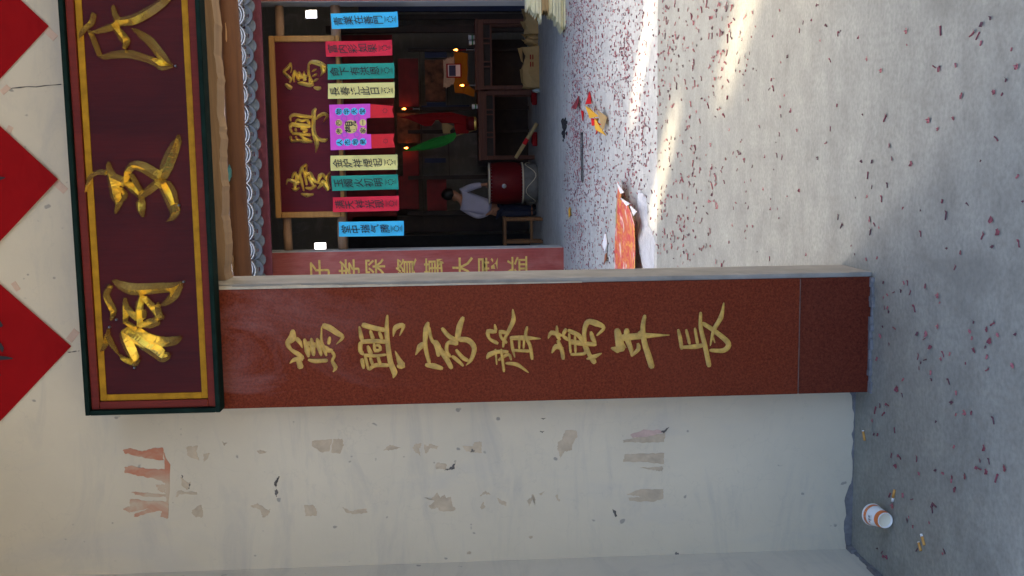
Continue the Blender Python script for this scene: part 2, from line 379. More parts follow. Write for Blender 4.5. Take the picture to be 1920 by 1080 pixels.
# mortar trace where wall and slab meet the floor
def ragged(x0, x1, y, h0, h1, name, yth=.006):
    mb = MB(); x = x0; prev = random.uniform(h0, h1)
    while x < x1:
        x2 = min(x1, x+random.uniform(.008, .03)); h = max(h0*.5, min(h1*1.6, prev+random.uniform(-.008, .008)))
        mb.add([(x, y, 0), (x2, y, 0), (x2, y, h), (x, y, prev), (x, y+yth, 0), (x2, y+yth, 0), (x2, y+yth, h), (x, y+yth, prev)],
               [(0, 1, 2, 3), (3, 2, 6, 7), (0, 3, 7, 4), (1, 5, 6, 2)]); prev = h; x = x2
    return mb.build(name, 'mortar', gate)
ragged(XL, PL, YW-.003, .005, .018, 'mortar_trace')
mb = MB(); y = 2.3
while y < YW-.01:
    y2 = y+random.uniform(.02, .05); h = random.uniform(.006, .02); mb.box((XL, y, 0), (XL+.004+h*.5, y2-.001, h)); y = y2
mb.build('mortar_trace', 'mortar', gate)
mb = MB(); x = PL
while x < XJ:
    x2 = min(XJ, x+random.uniform(.015, .04)); mb.box((x, YG-random.uniform(.006, .022), 0), (x2-.0005, YG+.001, random.uniform(.004, .012))); x = x2
mb.build('mortar_trace', 'mortar', gate)
# lintel with its ragged lower edge, door-head log behind
mb = MB(); xs = [XJ+.017+i*.02 for i in range(63)]
prof = [ZD-.071+.003*math.sin(i*.7)+random.uniform(-.003, .003) for i in range(63)]
for i in range(62):
    x0, x1, a, b_ = xs[i], xs[i+1], prof[i], prof[i+1]
    if x1 > XR-.017: break
    mb.add([(x0, YW+.02, a), (x1, YW+.02, b_), (x1, YW+.13, b_), (x0, YW+.13, a), (x0, YW+.02, ZD+.118), (x1, YW+.02, ZD+.118), (x1, YW+.13, ZD+.118), (x0, YW+.13, ZD+.118)],
           [(0, 3, 2, 1), (4, 5, 6, 7), (0, 1, 5, 4), (2, 3, 7, 6)]+([(3, 0, 4, 7)] if i == 0 else []))
mb.build('lintel', 'palewood', gate)
boxo('lintel_batten', (XJ+.017, YW-.03, ZD-.028), (XR-.017, YW+.019, ZD+.118), 'palewood', gate, .006)
YLG = 4.6
pa, pb = py(432, 0, YLG), py(450, 520, YLG); zlog = (pa.z+pb.z)/2
mb = MB(); pts = [(-2.2+i*.25, YLG+.004*math.sin(i), zlog+.004*math.sin(i*1.7)) for i in range(21)]; mb.tube(pts, [.044+.002*math.sin(i*1.3) for i in range(21)], 20)
lg = mb.build('purlin_log', 'logwood', gate, True)
for (x, y, w_, h_) in ((430, 322, .02, .09), (424, 62, .008, .10), (436, 494, .010, .09)):
    p = py(x, y, YLG-.047); mb = MB(); n_ = 9; poly = []
    for i in range(n_):
        t = 2*math.pi*i/n_; q = random.uniform(.6, 1.1); poly.append((p.x+h_*.5*math.cos(t)*q, YLG-.047-.0005*i, p.z+w_*.5*math.sin(t)*q))
    mb.prism(poly, (0, .02, 0)).build('paint_chip', 'bluechip' if x == 430 else 'palewood', lg)

# ---- inscription on the granite (seven characters)
A, B = (500, 540), (880, 540); sA, sB = 1920/460, 1920/520
PIER = [
 (A, sA, [[(205,325,30),(200,390,66),(165,430,40),(190,480,25),(250,520,38),(285,560,46)],[(230,390,40),(265,430,30),(280,470,8)],[(285,560,30),(220,560,35),(180,590,8)],[(250,560,40),(270,630,50)],
  [(295,395,25),(320,490,46),(330,540,20)],[(350,390,20),(360,460,46),(370,530,26)],[(395,390,20),(410,450,46),(430,530,20)],[(310,430,32),(400,450,38),(490,480,34)],[(430,300,10),(430,420,25),(460,480,38),(520,490,30)],
  [(435,290,40),(490,310,48),(550,350,43),(595,385,30),(545,440,8)],[(495,380,25),(485,440,30)],[(440,450,36),(470,530,20)],[(325,560,20),(380,570,35),(480,565,30)],[(510,490,25),(530,530,25),(515,570,25),(540,620,35),(520,655,8)]]),
 (A, sA, [[(725,300,20),(740,380,35),(750,410,30)],[(745,285,40),(830,310,40),(930,330,35)],[(945,210,20),(940,330,38),(950,450,38),(970,580,43),(1000,660,48),(990,705,8)],[(735,420,36),(840,415,36),(940,420,33)],
  [(735,420,35),(735,490,35),(760,520,30)],[(810,330,25),(835,400,33)],[(880,340,25),(905,400,30)],[(790,450,25),(810,500,36),(830,510,20)],[(840,430,20),(850,490,28),(890,480,28),(880,450,23),(845,450,18)],
  [(760,525,30),(850,530,25),(940,520,20)],[(745,550,35),(760,630,25)],[(770,530,24),(800,640,25)],[(810,540,25),(830,600,28)],[(870,530,25),(890,600,28)],[(800,640,25),(850,605,33),(960,605,30)],
  [(990,380,8),(1010,310,43),(1070,295,35),(1040,375,8)],[(1005,490,8),(1040,570,43),(1060,605,56),(1020,610,30)]]),
 (A, sA, [[(1165,525,10),(1200,460,48),(1235,430,35)],[(1265,265,25),(1250,320,48),(1240,420,35),(1250,500,33),(1275,590,30)],[(1265,300,30),(1290,400,25),(1320,430,40)],[(1240,600,30),(1310,610,45),(1380,630,30)],
  [(1310,410,40),(1340,460,53),(1345,535,30)],[(1340,460,40),(1400,540,43),(1450,630,35)],[(1370,310,30),(1420,370,35),(1480,410,38)],[(1540,225,30),(1510,300,48),(1490,410,43)],[(1500,430,46),(1420,430,30),(1410,500,30),(1440,540,30)],
  [(1500,400,40),(1580,410,43),(1625,470,40),(1600,560,30),(1560,605,8)],[(1480,480,25),(1530,540,33),(1580,570,30)],[(1450,530,30),(1500,570,30),(1540,610,20)]]),
 (B, sB, [[(175,250,15),(180,300,28),(130,300,33),(140,350,20),(200,385,28)],[(205,300,28),(250,310,28),(255,330,20),(240,370,20),(235,410,15)],[(300,145,12),(305,220,33),(275,290,28),(240,360,18),(230,410,10)],[(210,290,20),(220,340,20),(260,380,26)],
  [(120,490,12),(140,460,36),(200,440,28),(270,440,22)],[(180,420,18),(190,530,12)],[(220,420,20),(240,580,20)],[(200,500,20),(270,460,23),(290,500,18)],[(250,520,20),(330,530,28),(410,585,10)],[(290,350,20),(300,420,23),(315,480,10)],
  [(280,345,28),(380,345,36),(495,350,8)],[(400,265,20),(390,330,24),(420,400,24),(435,495,24)],[(300,430,20),(420,435,22)],[(345,350,18),(345,420,18)],[(380,350,18),(375,420,18)]]),
 (B, sB, [[(545,350,10),(570,310,33),(640,330,25)],[(605,260,15),(610,330,28),(630,360,20)],[(570,450,12),(600,405,38),(650,420,28)],[(610,360,25),(640,430,28),(650,495,28)],[(670,280,28),(650,330,23),(690,360,28)],
  [(680,290,28),(760,330,33),(780,380,25)],[(690,310,18),(700,450,18)],[(690,370,36),(790,385,33),(880,390,28)],[(730,330,18),(735,450,18)],[(700,460,20),(800,450,23),(790,390,20)],
  [(800,380,25),(795,300,30),(820,235,38),(880,245,43),(930,275,25),(880,330,15)],[(840,300,25),(855,350,33),(875,380,20)],[(810,400,25),(830,460,30),(870,520,38)],[(810,490,15),(860,475,33),(915,450,12)]]),
 (B, sB, [[(1020,280,40),(1035,350,56),(1050,440,64)],[(980,415,15),(1040,430,56)],[(1090,280,33),(1090,340,43),(1120,430,30),(1125,475,15)],[(1050,345,48),(1200,330,43),(1385,325,6)],
  [(1215,185,25),(1200,270,33),(1210,370,38),(1240,470,43),(1265,555,40)],[(1120,470,20),(1170,420,30),(1165,380,25)],[(1200,290,15),(1165,310,15)],[(1060,380,20),(1085,415,10)]]),
 (B, sB, [[(1445,285,20),(1460,350,28),(1470,425,25)],[(1500,285,20),(1525,390,23)],[(1560,275,20),(1580,390,23)],[(1460,410,20),(1560,405,33),(1620,395,28)],[(1600,165,20),(1600,270,28),(1630,400,33),(1660,545,33)],
  [(1610,240,28),(1700,300,33),(1790,380,38),(1760,430,33),(1660,430,23)],[(1760,100,10),(1740,200,33),(1690,290,28),(1665,400,10)],[(1680,320,15),(1700,380,10)]])]
for org, s_, st in PIER:
    brush(st, org, s_, YG, .0035, 1.0, .5, True).build('inscribed_character', 'goldpaint', slab)

# ---- torn paper residue on the plaster
def decal(poly, mat, name='paper_residue', org=(0, 0), sc=1, th=.0012, d=[0]):
    d[0] += 1; y = YW-.0012-.00012*(d[0] % 9); pts = []
    P = [(org[0]+a/sc, org[1]+b_/sc) for a, b_ in poly]
    for i, (a, b_) in enumerate(P):
        a2, b2 = P[(i+1) % len(P)]
        for k in range(6):
            t = k/6; j = .3 if k == 0 else 1.3
            q = py(a+(a2-a)*t+random.uniform(-j, j), b_+(b2-b_)*t+random.uniform(-j, j), YW); pts.append((q.x, y, q.z))
    MB().prism(pts, (0, th, 0)).build(name, mat, gate)
O7, O8 = (200, 780), (700, 780)
for poly in ([(110,230),(160,215),(240,240),(330,215),(380,215),(385,298),(300,290),(180,265),(120,250)],[(120,345),(170,335),(260,355),(395,360),(398,450),(330,425),(230,405),(125,385)],
             [(330,462),(398,460),(398,520),(345,500)],[(170,512),(250,518),(400,530),(400,545),(270,545),(200,530)],[(155,565),(200,560),(300,575),(410,575),(412,690),(365,680),(370,640),(300,650),(190,680),(185,665),(290,625),(200,640),(150,650),(112,625),(160,605)]):
    decal(poly, 'residue_red', 'torn_paper', O7, 3.6)
decal([(385,240),(430,330),(415,690),(405,690),(400,500),(392,330)], 'residue_red', 'torn_paper', O7, 3.6, .006)
for poly in ([(540,210),(615,200),(605,240),(625,300),(545,265)],[(655,255),(695,250),(680,290),(655,315)],[(1385,170),(1520,155),(1505,235),(1450,245),(1390,205)],[(1530,155),(1592,153),(1600,200),(1575,255),(1515,245)],
             [(500,410),(540,450),(570,445),(545,500),(505,465)],[(465,545),(480,505),(610,515),(610,530),(490,525),(480,548)],[(575,635),(635,600),(650,640),(645,685),(600,680),(575,655)],[(970,605),(1020,590),(1090,635),(1110,625),(1090,670),(1055,685),(1040,640)],
             [(1335,600),(1395,598),(1420,640),(1418,672),(1340,676)],[(1590,615),(1640,640),(1750,625),(1762,650),(1680,662),(1620,652)],[(1015,235),(1040,228),(1085,240),(1030,255)],[(775,175),(800,185),(815,178),(795,200)]):
    decal(poly, 'residue', 'paper_residue', O7, 3.6)
for poly in ([(60,205),(100,172),(165,190),(110,205)],[(235,185),(260,165),(290,165),(275,200),(285,240),(250,215)],[(305,170),(325,180),(345,165),(390,180),(380,200),(340,192),(320,225),(308,220)],[(535,180),(600,178),(605,155),(650,155),(652,222),(610,218),(560,215)],
             [(1150,88),(1215,85),(1225,120),(1195,170),(1190,205),(1145,215),(1125,255),(1105,205),(1105,160),(1130,145)],[(1500,145),(1620,125),(1750,100),(1745,155),(1640,158),(1500,158)],[(1510,230),(1600,225),(1745,222),(1742,288),(1620,275),(1498,275)],[(1600,310),(1735,300),(1735,332),(1680,325)],
             [(1520,470),(1600,440),(1740,438),(1740,495),(1670,515),(1540,508),(1530,490),(1630,488),(1580,480)],[(372,300),(385,280),(440,290),(435,318),(378,318)],[(305,485),(340,500),(380,460),(400,490),(425,470),(435,490),(465,485),(475,535),(495,555),(480,570),(395,570),(390,545),(350,560),(330,540),(370,510)],
             [(640,480),(675,448),(705,472),(668,468)],[(745,490),(800,520),(795,540),(760,525)],[(920,505),(945,490),(960,465),(972,500),(968,535),(955,500),(935,540)],[(640,545),(660,515),(670,550),(650,560)],[(1090,480),(1105,470),(1120,510),(1100,505)],[(995,465),(1028,450),(1008,478)]):
    decal(poly, 'residue', 'paper_residue', O8, 3.2)
decal([(1540,115),(1620,80),(1720,85),(1735,100),(1640,130),(1560,130)], 'residue_pink', 'paper_residue', O8, 3.2)
for poly, O, s_ in (([(505,398),(518,405),(512,418)], O7, 3.6), ([(1130,460),(1150,420),(1168,405),(1155,440),(1145,480)], O7, 3.6), ([(1132,505),(1150,495),(1160,515),(1145,545)], O7, 3.6), ([(550,490),(560,455),(565,460),(556,492)], O7, 3.6),
                   ([(425,325),(455,315),(495,275),(485,318),(460,322)], O8, 3.2), ([(583,215),(592,195),(610,205),(600,215)], O8, 3.2), ([(1435,560),(1455,570),(1462,600),(1450,605)], O8, 3.2), ([(1725,95),(1775,65),(1760,85),(1740,103)], O8, 3.2), ([(1000,90),(1025,92),(1015,100)], O8, 3.2), ([(1005,15),(1035,12),(1020,20)], O8, 3.2),
                   ([(1808,825),(1822,812),(1832,828),(1818,834)], O8, 3.2)):
    decal(poly, 'residue_dark', 'dark_smudge', O, s_)
for (x, y) in ((945, 726), (575, 820)):
    decal([(x+12*math.cos(t), y+9*math.sin(t)) for t in [i*1.05 for i in range(6)]], 'residue', 'paper_residue', O8, 3.2)
for x0, y0, x1, y1 in ((22, 165, 115, 158), (128, 660, 148, 657)):
    decal([(x0, y0), (x1, y1), (x1, y1+1.6), (x0, y0+1.2)], 'residue_dark', 'pencil_line')

# ---- name plaque over the door
YB = 3.21                                        # board face
pl = empty('name_plaque', (.15, YB, 2.2)); tag(pl, 'long maroon name board with gilded characters and dark green frame over the doorway', 'plaque')
zt = (py(110, 0, YB-.03).z+py(157, 780, YB-.03).z)/2; zb = (py(376, 0, YB-.03).z+py(411, 770, YB-.03).z)/2
xl = py(280, 777, YB-.03).x; xr = 1.27
boxo('board', (xl+.02, YB, zb+.02), (xr-.02, YB+.03, zt-.02), 'lacquer', pl)
def frame(name, inset, wd, y0, y1, mat):
    a, b_, c, d = xl+inset, xr-inset, zb+inset, zt-inset; mb = MB()
    mb.box((a, y0, c), (b_, y1, c+wd)); mb.box((a, y0, d-wd), (b_, y1, d)); mb.box((a, y0, c+wd), (a+wd, y1, d-wd)); mb.box((b_-wd, y0, c+wd), (b_, y1, d-wd))
    return mb.build(name, mat, pl, bevel=.003)
frame('outer_frame', 0, .0155, YB-.030, YB+.035, 'green')
frame('moulding', .016, .0255, YB-.014, YB-.001, 'redmould')
frame('painted_band', .042, .021, YB-.004, YB-.0008, 'yellowband')
GB = YB-.001
BIG = [((140, 0), 7.2, [[(80,560,12),(115,450,45),(170,370,66),(235,310,76),(270,200,60),(278,180,20)],[(215,420,60),(270,560,78),(350,770,70)],[(370,775,60),(560,740,105),(760,735,110),(960,790,100),(1100,840,110),(1190,900,115),(1330,900,16)],
   [(280,440,50),(400,400,90),(520,360,105),(620,300,115)],[(540,75,14),(552,200,76),(600,310,120)],[(590,300,110),(800,270,140),(1000,170,140),(1180,50,120),(1290,-40,90),(1400,-120,60),(1480,-170,10)],[(560,380,90),(640,480,115),(700,560,120),(690,670,20)],[(800,395,46),(900,470,96),(1020,560,120),(1150,720,125),(1250,830,90),(1335,900,10)]]),
 ((140, 240), 1251/220, [[(125,690,8),(150,610,30),(185,510,48),(260,470,58),(350,480,66)],[(375,360,12),(372,430,66),(400,520,100),(425,620,115),(445,720,120),(470,800,85),(445,915,8)],[(490,640,50),(545,715,46),(500,790,30)],[(400,520,90),(500,565,105),(560,600,90)],[(560,590,76),(640,650,100),(720,720,84)],
   [(560,580,60),(570,470,78),(640,400,95),(740,420,115),(860,490,120),(930,540,105)],[(610,490,44),(650,570,64),(720,680,46)],[(720,720,70),(800,660,86),(890,590,95),(950,550,95)],[(945,540,84),(980,420,140),(1040,270,135),(1100,140,88),(1115,70,12)],[(930,560,100),(980,680,110),(1040,800,120),(1070,880,120),(1040,960,56),(980,1000,8)],[(1000,570,46),(1060,680,56),(1095,800,46)],[(720,730,56),(710,800,105),(715,870,96),(740,950,10)]]),
 ((170, 510), 5.4, [[(240,80,36),(300,130,86),(420,170,120),(560,170,115),(700,160,105),(840,150,96),(930,110,40)],[(210,130,60),(160,220,66),(190,310,76),(230,400,76),(220,490,12)],[(920,120,60),(850,230,95),(780,300,66),(690,350,16)],[(355,255,16),(360,380,84),(360,510,36)],[(370,350,46),(430,430,74),(480,480,60)],[(530,230,66),(500,350,86),(500,480,76),(500,560,30)],[(540,250,56),(620,340,74),(700,440,86),(750,450,40)],
   [(490,540,50),(600,520,100),(700,490,86)],[(690,300,12),(680,370,66),(700,450,76)],[(550,380,36),(550,470,36)],[(360,500,30),(480,590,76),(600,670,100),(740,705,105),(860,690,86),(920,655,36)],[(340,580,76),(450,650,115),(560,730,130),(660,790,140),(740,850,125),(810,835,50)],[(340,590,96),(370,690,115),(420,800,115),(470,890,86)],[(300,830,12),(370,890,56),(450,920,66),(500,880,40)],[(190,565,12),(170,640,56),(150,730,66),(110,820,8)],[(180,640,46),(220,720,46),(290,830,8)]])]
for org, s_, st in BIG:
    brush(st, org, s_, GB, .030, 1.0, .12, False, .03).build('gilded_character', 'gold', pl)
for (x, y) in ((330, 124), (336, 385), (345, 528), (219, 599), (253, 689), (206, 613)):
    p = py(x, y, GB); MB().lathe([(.004, -.01), (.004, .004), (.002, .007)], 10, Matrix.Translation((p.x, GB-.002, p.z)) @ Matrix.Rotation(R(90), 4, 'X')).build('screw_head', 'metal', pl)

# ---- red paper diamonds above the plaque
dia = [((92, 45), 'diamond of red paper with plain lower corner above the end of the name board', []),
       ((111, 332), 'red paper diamond with one black brush tip, middle of the row above the board', [[(-40,330,14),(-10,335,9),(10,333,2)]]),
       ((134, 645), 'red paper diamond with black brush strokes above the board end nearest the side wall', [[(-60,575,26),(-20,592,18),(4,612,8)],[(-40,640,9),(0,648,10),(4,660,4)],[(-50,672,9),(0,671,8),(24,672,3)],[(-30,700,8),(2,703,3)]])]
for (tx, ty), lab, st in dia:
    y0 = YW-.004; tip = py(tx, ty, y0); hd = .275 if ty != 645 else .285
    o = empty('red_paper_diamond', (tip.x, y0, tip.z+hd)); tag(o, lab, 'paper', 'red paper diamonds on the wall')
    cx, cz = tip.x-.007, tip.z+hd; n_ = 9; mb = MB()
    vs = []; 
    for i in range(n_):
        for j in range(n_):
            a, b_ = i/(n_-1), j/(n_-1); X = cx+(a-b_)*hd; Z = cz+(a+b_-1)*hd
            edge = max(abs(a-.5), abs(b_-.5))*2; vs.append((X, y0-.002-.004*edge**3*(1+math.sin(5*X+3*Z)), Z))
    mb.add(vs, [(i*n_+j, (i+1)*n_+j, (i+1)*n_+j+1, i*n_+j+1) for i in range(n_-1) for j in range(n_-1)])
    sh = mb.build('sheet', 'p_redpaper', o, True)
    if st: brush(st, (0, 0), 1, y0-.0125, .0004, 1.0, .9, True).build('brush_stroke', 'ink', o)
    q = py(tx+3, ty+18 if ty != 645 else ty-16, YW); mb = MB()
    mb.box((q.x-.022, YW-.0025, q.z-.012), (q.x+.022, YW-.0005, q.z+.012), Matrix.Rotation(R(-45 if ty != 645 else 40), 3, 'Y')); mb.build('tape', 'tape', o)
for (x, y, a) in ((10, 168, 50), (17, 245, 30), (30, 537, -30)):
    q = py(x, y, YW); MB().box((q.x-.016, YW-.002, q.z-.009), (q.x+.016, YW-.0003, q.z+.009), Matrix.Rotation(R(a), 3, 'Y')).build('tape_remnant', 'tape', gate)

# ================================================================== COURTYARD SIDES
def side_wall(name, X, th, y0, y1, h, holes, label):
    mb = MB(); ys = sorted({y0, y1, *[v for q in holes for v in q[:2]]}); zs = sorted({-.05, h, *[v for q in holes for v in q[2:]]})
    for a, b_ in zip(ys, ys[1:]):
        for c, d in zip(zs, zs[1:]):
            if any(q[0]-1e-6 <= a and b_ <= q[1]+1e-6 and q[2]-1e-6 <= c and d <= q[3]+1e-6 for q in holes): continue
            mb.box((X, a, c), (X+th, b_, d))
    return tag(mb.build(name, 'plaster2'), label, 'wall')
holes = []
def sunhole(Y0, Y1, X0, X1, X=-3.6):
    z = lambda x: (x-X)/abs(SD.x)*SD.z
    return (Y0, Y1, z(X0), z(X1))
holes = [sunhole(9.22, 9.62, .4, 1.6), sunhole(10.32, 10.72, -.4, .4), sunhole(12.05, 12.40, .4, 1.4)]
side_wall('unseen_courtyard_wall', -3.62, .02, YW+.3, 21, 5.3, holes, 'added unseen wall whose openings let streaks of sun onto the floor')  # added unseen wall, shaped to shade the courtyard and pass streaks of sun
side_wall('unseen_courtyard_wall', 4.6, .2, YW+.3, 21, 2.9, [], 'tall blank plastered wall along the courtyard opposite the openings')

# ================================================================== MAIN HALL
YP = 13.31
hall = empty('main_hall', (.6, YP, 0)); tag(hall, 'dark open-fronted ancestral hall with grey tiled eave and red pillars', 'hall')
YBK = 20.6
wins = [(py(583, 26.5, YBK), .165, .24), (py(600, 462, YBK), .15, .25)]
mb = MB(); xs = sorted({-3.6, 4.6, *[v for p, a, b_ in wins for v in (p.x-a/2, p.x+a/2)]}); zs = sorted({-.05, 7.2, *[v for p, a, b_ in wins for v in (p.z-b_/2, p.z+b_/2)]})
for a, b_ in zip(xs, xs[1:]):
    for c, d in zip(zs, zs[1:]):
        mx, mz = (a+b_)/2, (c+d)/2
        if any(abs(mx-p.x) < w_/2 and abs(mz-p.z) < h_/2 for p, w_, h_ in wins): continue
        mb.box((a, YBK, c), (b_, YBK+.12, d))
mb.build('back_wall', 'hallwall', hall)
for p, w_, h_ in wins:
    mb = MB(); t = .015; a, b_, c, d = p.x-w_/2, p.x+w_/2, p.z-h_/2, p.z+h_/2
    mb.box((a-t, YBK-.02, c-t), (b_+t, YBK-.001, c)); mb.box((a-t, YBK-.02, d), (b_+t, YBK-.001, d+t)); mb.box((a-t, YBK-.02, c), (a, YBK-.001, d)); mb.box((b_, YBK-.02, c), (b_+t, YBK-.001, d))
    mb.build('window_frame', 'darkwood', hall)
# roof planes
YE = 12.45
ZE = (py(458, 0, YE).z+py(470, 520, YE).z)/2
def roofplane(name, y0, z0, y1, z1, th, mat):
    MB().prism([(-3.58, y0, z0), (4.58, y0, z0), (4.58, y1, z1), (-3.58, y1, z1)], (0, 0, th)).build(name, mat, hall)
roofplane('roof', YE+.06, ZE+.02, 16.9, ZE+2.3, .12, 'roofdark'); roofplane('roof', 16.9, ZE+2.3, 21.2, ZE+1.6, .12, 'roofdark')
z1 = (py(480, 0, YE+.22).z+py(484, 520, YE+.22).z)/2; z0 = (py(492, 0, YE+.22).z+py(508, 520, YE+.22).z)/2
boxo('eave_board', (-3.58, YE+.2, z0-.005), (4.58, YE+.23, ZE+.07), 'eaveboard', hall)
# eave tiles: stacks of curved pan tiles with drip tiles hanging between them
PIT = .2385
def arc_strip(mb, r, a0, a1, y0, y1, th, cz=0, n=8):
    k = len(mb.v)
    for i in range(n+1):
        t = a0+(a1-a0)*i/n
        for (rr, yy) in ((r, y0), (r+th, y0), (r+th, y1), (r, y1)): mb.v.append((rr*math.sin(t), yy, cz-rr*math.cos(t)))
    for i in range(n):
        b0, b1 = k+i*4, k+(i+1)*4
        for j in range(4): mb.f.append((b0+j, b1+j, b1+(j+1) % 4, b0+(j+1) % 4))
    mb.f.append((k, k+1, k+2, k+3)); mb.f.append((k+n*4+3, k+n*4+2, k+n*4+1, k+n*4))
def drip_mesh():
    mb = MB(); P = []
    for i in range(13):
        t = math.pi*i/12; P.append((-.098*math.cos(t), 0, -.118*math.sin(t)**.85))
    P += [(.07, 0, .02), (0, 0, .004), (-.07, 0, .02)]
    mb.prism(P, (0, .014, 0)); return mb
def face_mesh():
    mb = MB(); P = []
    for i in range(11):
        t = R(-64)+R(128)*i/10; P.append((.145*math.sin(t), 0, .075-.145*math.cos(t)))
    for i in range(11):
        t = R(60)-R(120)*i/10; P.append((.125*math.sin(t), 0, .012-.125*math.cos(t)))
    mb.prism(P, (0, .02, 0)); return mb
xs0 = py(470, 505, YE).x
k = 0; protos = {}
for i in range(-8, 22):
    cx = xs0+i*PIT
    if cx < -3.4 or cx > 4.4: continue
    for j in range(4):
        key = ('pan', j)
        if key not in protos:
            mb = MB(); arc_strip(mb, .140, R(-58), R(58), -.012+j*.012, .35, .010, .165); o = mb.build('pan_tile', 'tileedge' , hall, False); protos[key] = o.data
        else:
            o = bpy.data.objects.new('pan_tile', protos[key]); COL.objects.link(o); o.parent = hall; o.matrix_parent_inverse = Matrix.Translation(-Vector(hall.location))
        o.location = (cx+random.uniform(-.006, .006), YE-.012*j+random.uniform(-.004, .004), ZE+j*.031-.045+random.uniform(-.003, .003)); o.rotation_euler = (0, random.uniform(-.05, .05), random.uniform(-.02, .02))
    for nm, fn, off, mt in (('eave_tile', face_mesh, (0, -.004, -.012), 'tile'), ('drip_tile', drip_mesh, (PIT/2, .035, -.035), 'drip')):
        if nm not in protos: o = fn().build(nm, mt, hall); protos[nm] = o.data
        else:
            o = bpy.data.objects.new(nm, protos[nm]); COL.objects.link(o); o.parent = hall; o.matrix_parent_inverse = Matrix.Translation(-Vector(hall.location))
        o.location = (cx+off[0]+random.uniform(-.006, .006), YE+off[1], ZE+off[2]+random.uniform(-.005, .005)); o.rotation_euler = (random.uniform(-.08, .08), random.uniform(-.07, .07), random.uniform(-.06, .06))
# pillars
def pillar(xa, xb, inner):
    o = boxo('pillar', (xa, YP, -.02), (xb, YP+.42, 4.3), 'pillar', hall, .004)
    s_ = .0015
    if inner > 0: boxo('pillar_side', (xb+s_-.001, YP+.012, 0), (xb+s_+.006, YP+.418, 4.28), 'pillarside', hall)
    else: boxo('pillar_side', (xa-s_-.006, YP+.012, 0), (xa-s_+.001, YP+.418, 4.28), 'pillarside', hall)
    return o
xp = (py(560, 476, YP).x+py(1040, 462, YP).x)/2
pL = pillar(xp-.43, xp, 1)
xq = (py(540, 2, YP).x+py(980, 0, YP).x)/2
pR = pillar(xq, xq+.43, -1)
COUP = '子孝深資萬大展益'; cxs = [600, 655, 703, 762, 815, 868, 916, 970]
for ch, x in zip(COUP, cxs):
    p = py(x, 512, YP); mb = MB(); write(mb, ch, (xp-.245, YP-.0025, p.z), .315, .010, (.95, .95)); mb.build('inscribed_character', 'goldpaint2', pL)
# tie beams
def beam(xa, ya, xb, yb, Y, hgt):
    a, b_ = py(xa, ya, Y), py(xb, yb, Y); z = (a.z+b_.z)/2
    mb = MB(); n_ = 14; pts = [(xp+(xq-xp)*i/n_, Y+.02, z+.006*math.sin(i*1.3)) for i in range(n_+1)]
    mb.tube(pts, [hgt/2*(1+.04*math.sin(i*2.1)) for i in range(n_+1)], 14); return mb.build('tie_beam', 'beamwood', hall, True)
beam(523, 40, 540, 440, 13.62, .115); beam(627, 25, 643, 440, 13.62, .13)
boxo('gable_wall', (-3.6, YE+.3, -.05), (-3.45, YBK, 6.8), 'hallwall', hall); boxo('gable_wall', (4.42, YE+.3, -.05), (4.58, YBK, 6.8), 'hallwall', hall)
# inner columns and boards that show dark along both sides
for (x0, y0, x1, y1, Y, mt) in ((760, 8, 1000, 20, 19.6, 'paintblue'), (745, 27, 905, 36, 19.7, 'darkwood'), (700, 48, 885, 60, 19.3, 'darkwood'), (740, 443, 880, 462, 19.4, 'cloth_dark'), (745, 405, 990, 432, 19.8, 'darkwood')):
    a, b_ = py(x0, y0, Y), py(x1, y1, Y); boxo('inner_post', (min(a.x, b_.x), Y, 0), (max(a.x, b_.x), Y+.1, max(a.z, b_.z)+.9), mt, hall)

# ---- hall plaque
YQ = 13.40
hp = empty('hall_plaque', (.5, YQ, 2.95)); tag(hp, 'maroon hall plaque with orange wooden frame and three gilded characters between the pillars', 'plaque')
x0 = (py(517, 411, YQ).x+py(640, 405, YQ).x)/2; x1 = (py(503, 70, YQ).x+py(637, 64, YQ).x)/2
z1 = (py(503, 70, YQ).z+py(517, 411, YQ).z)/2; z0 = (py(637, 64, YQ).z+py(646, 405, YQ).z)/2
boxo('board', (x0+.05, YQ+.012, z0+.04), (x1-.05, YQ+.05, z1-.05), 'lacquer2', hp)
fw_ = .078
for nm, a, b_ in (('frame_rail', (x0, YQ-.02, z1-fw_), (x1, YQ+.06, z1)), ('frame_rail', (x0, YQ-.02, z0), (x1, YQ+.06, z0+fw_*.7)), ('frame_stile', (x0, YQ-.021, z0+fw_*.7+.001), (x0+fw_, YQ+.06, z1-fw_-.001)), ('frame_stile', (x1-fw_, YQ-.021, z0+fw_*.7+.001), (x1, YQ+.06, z1-fw_-.001))):
    boxo(nm, a, b_, 'framewood', hp, .014)
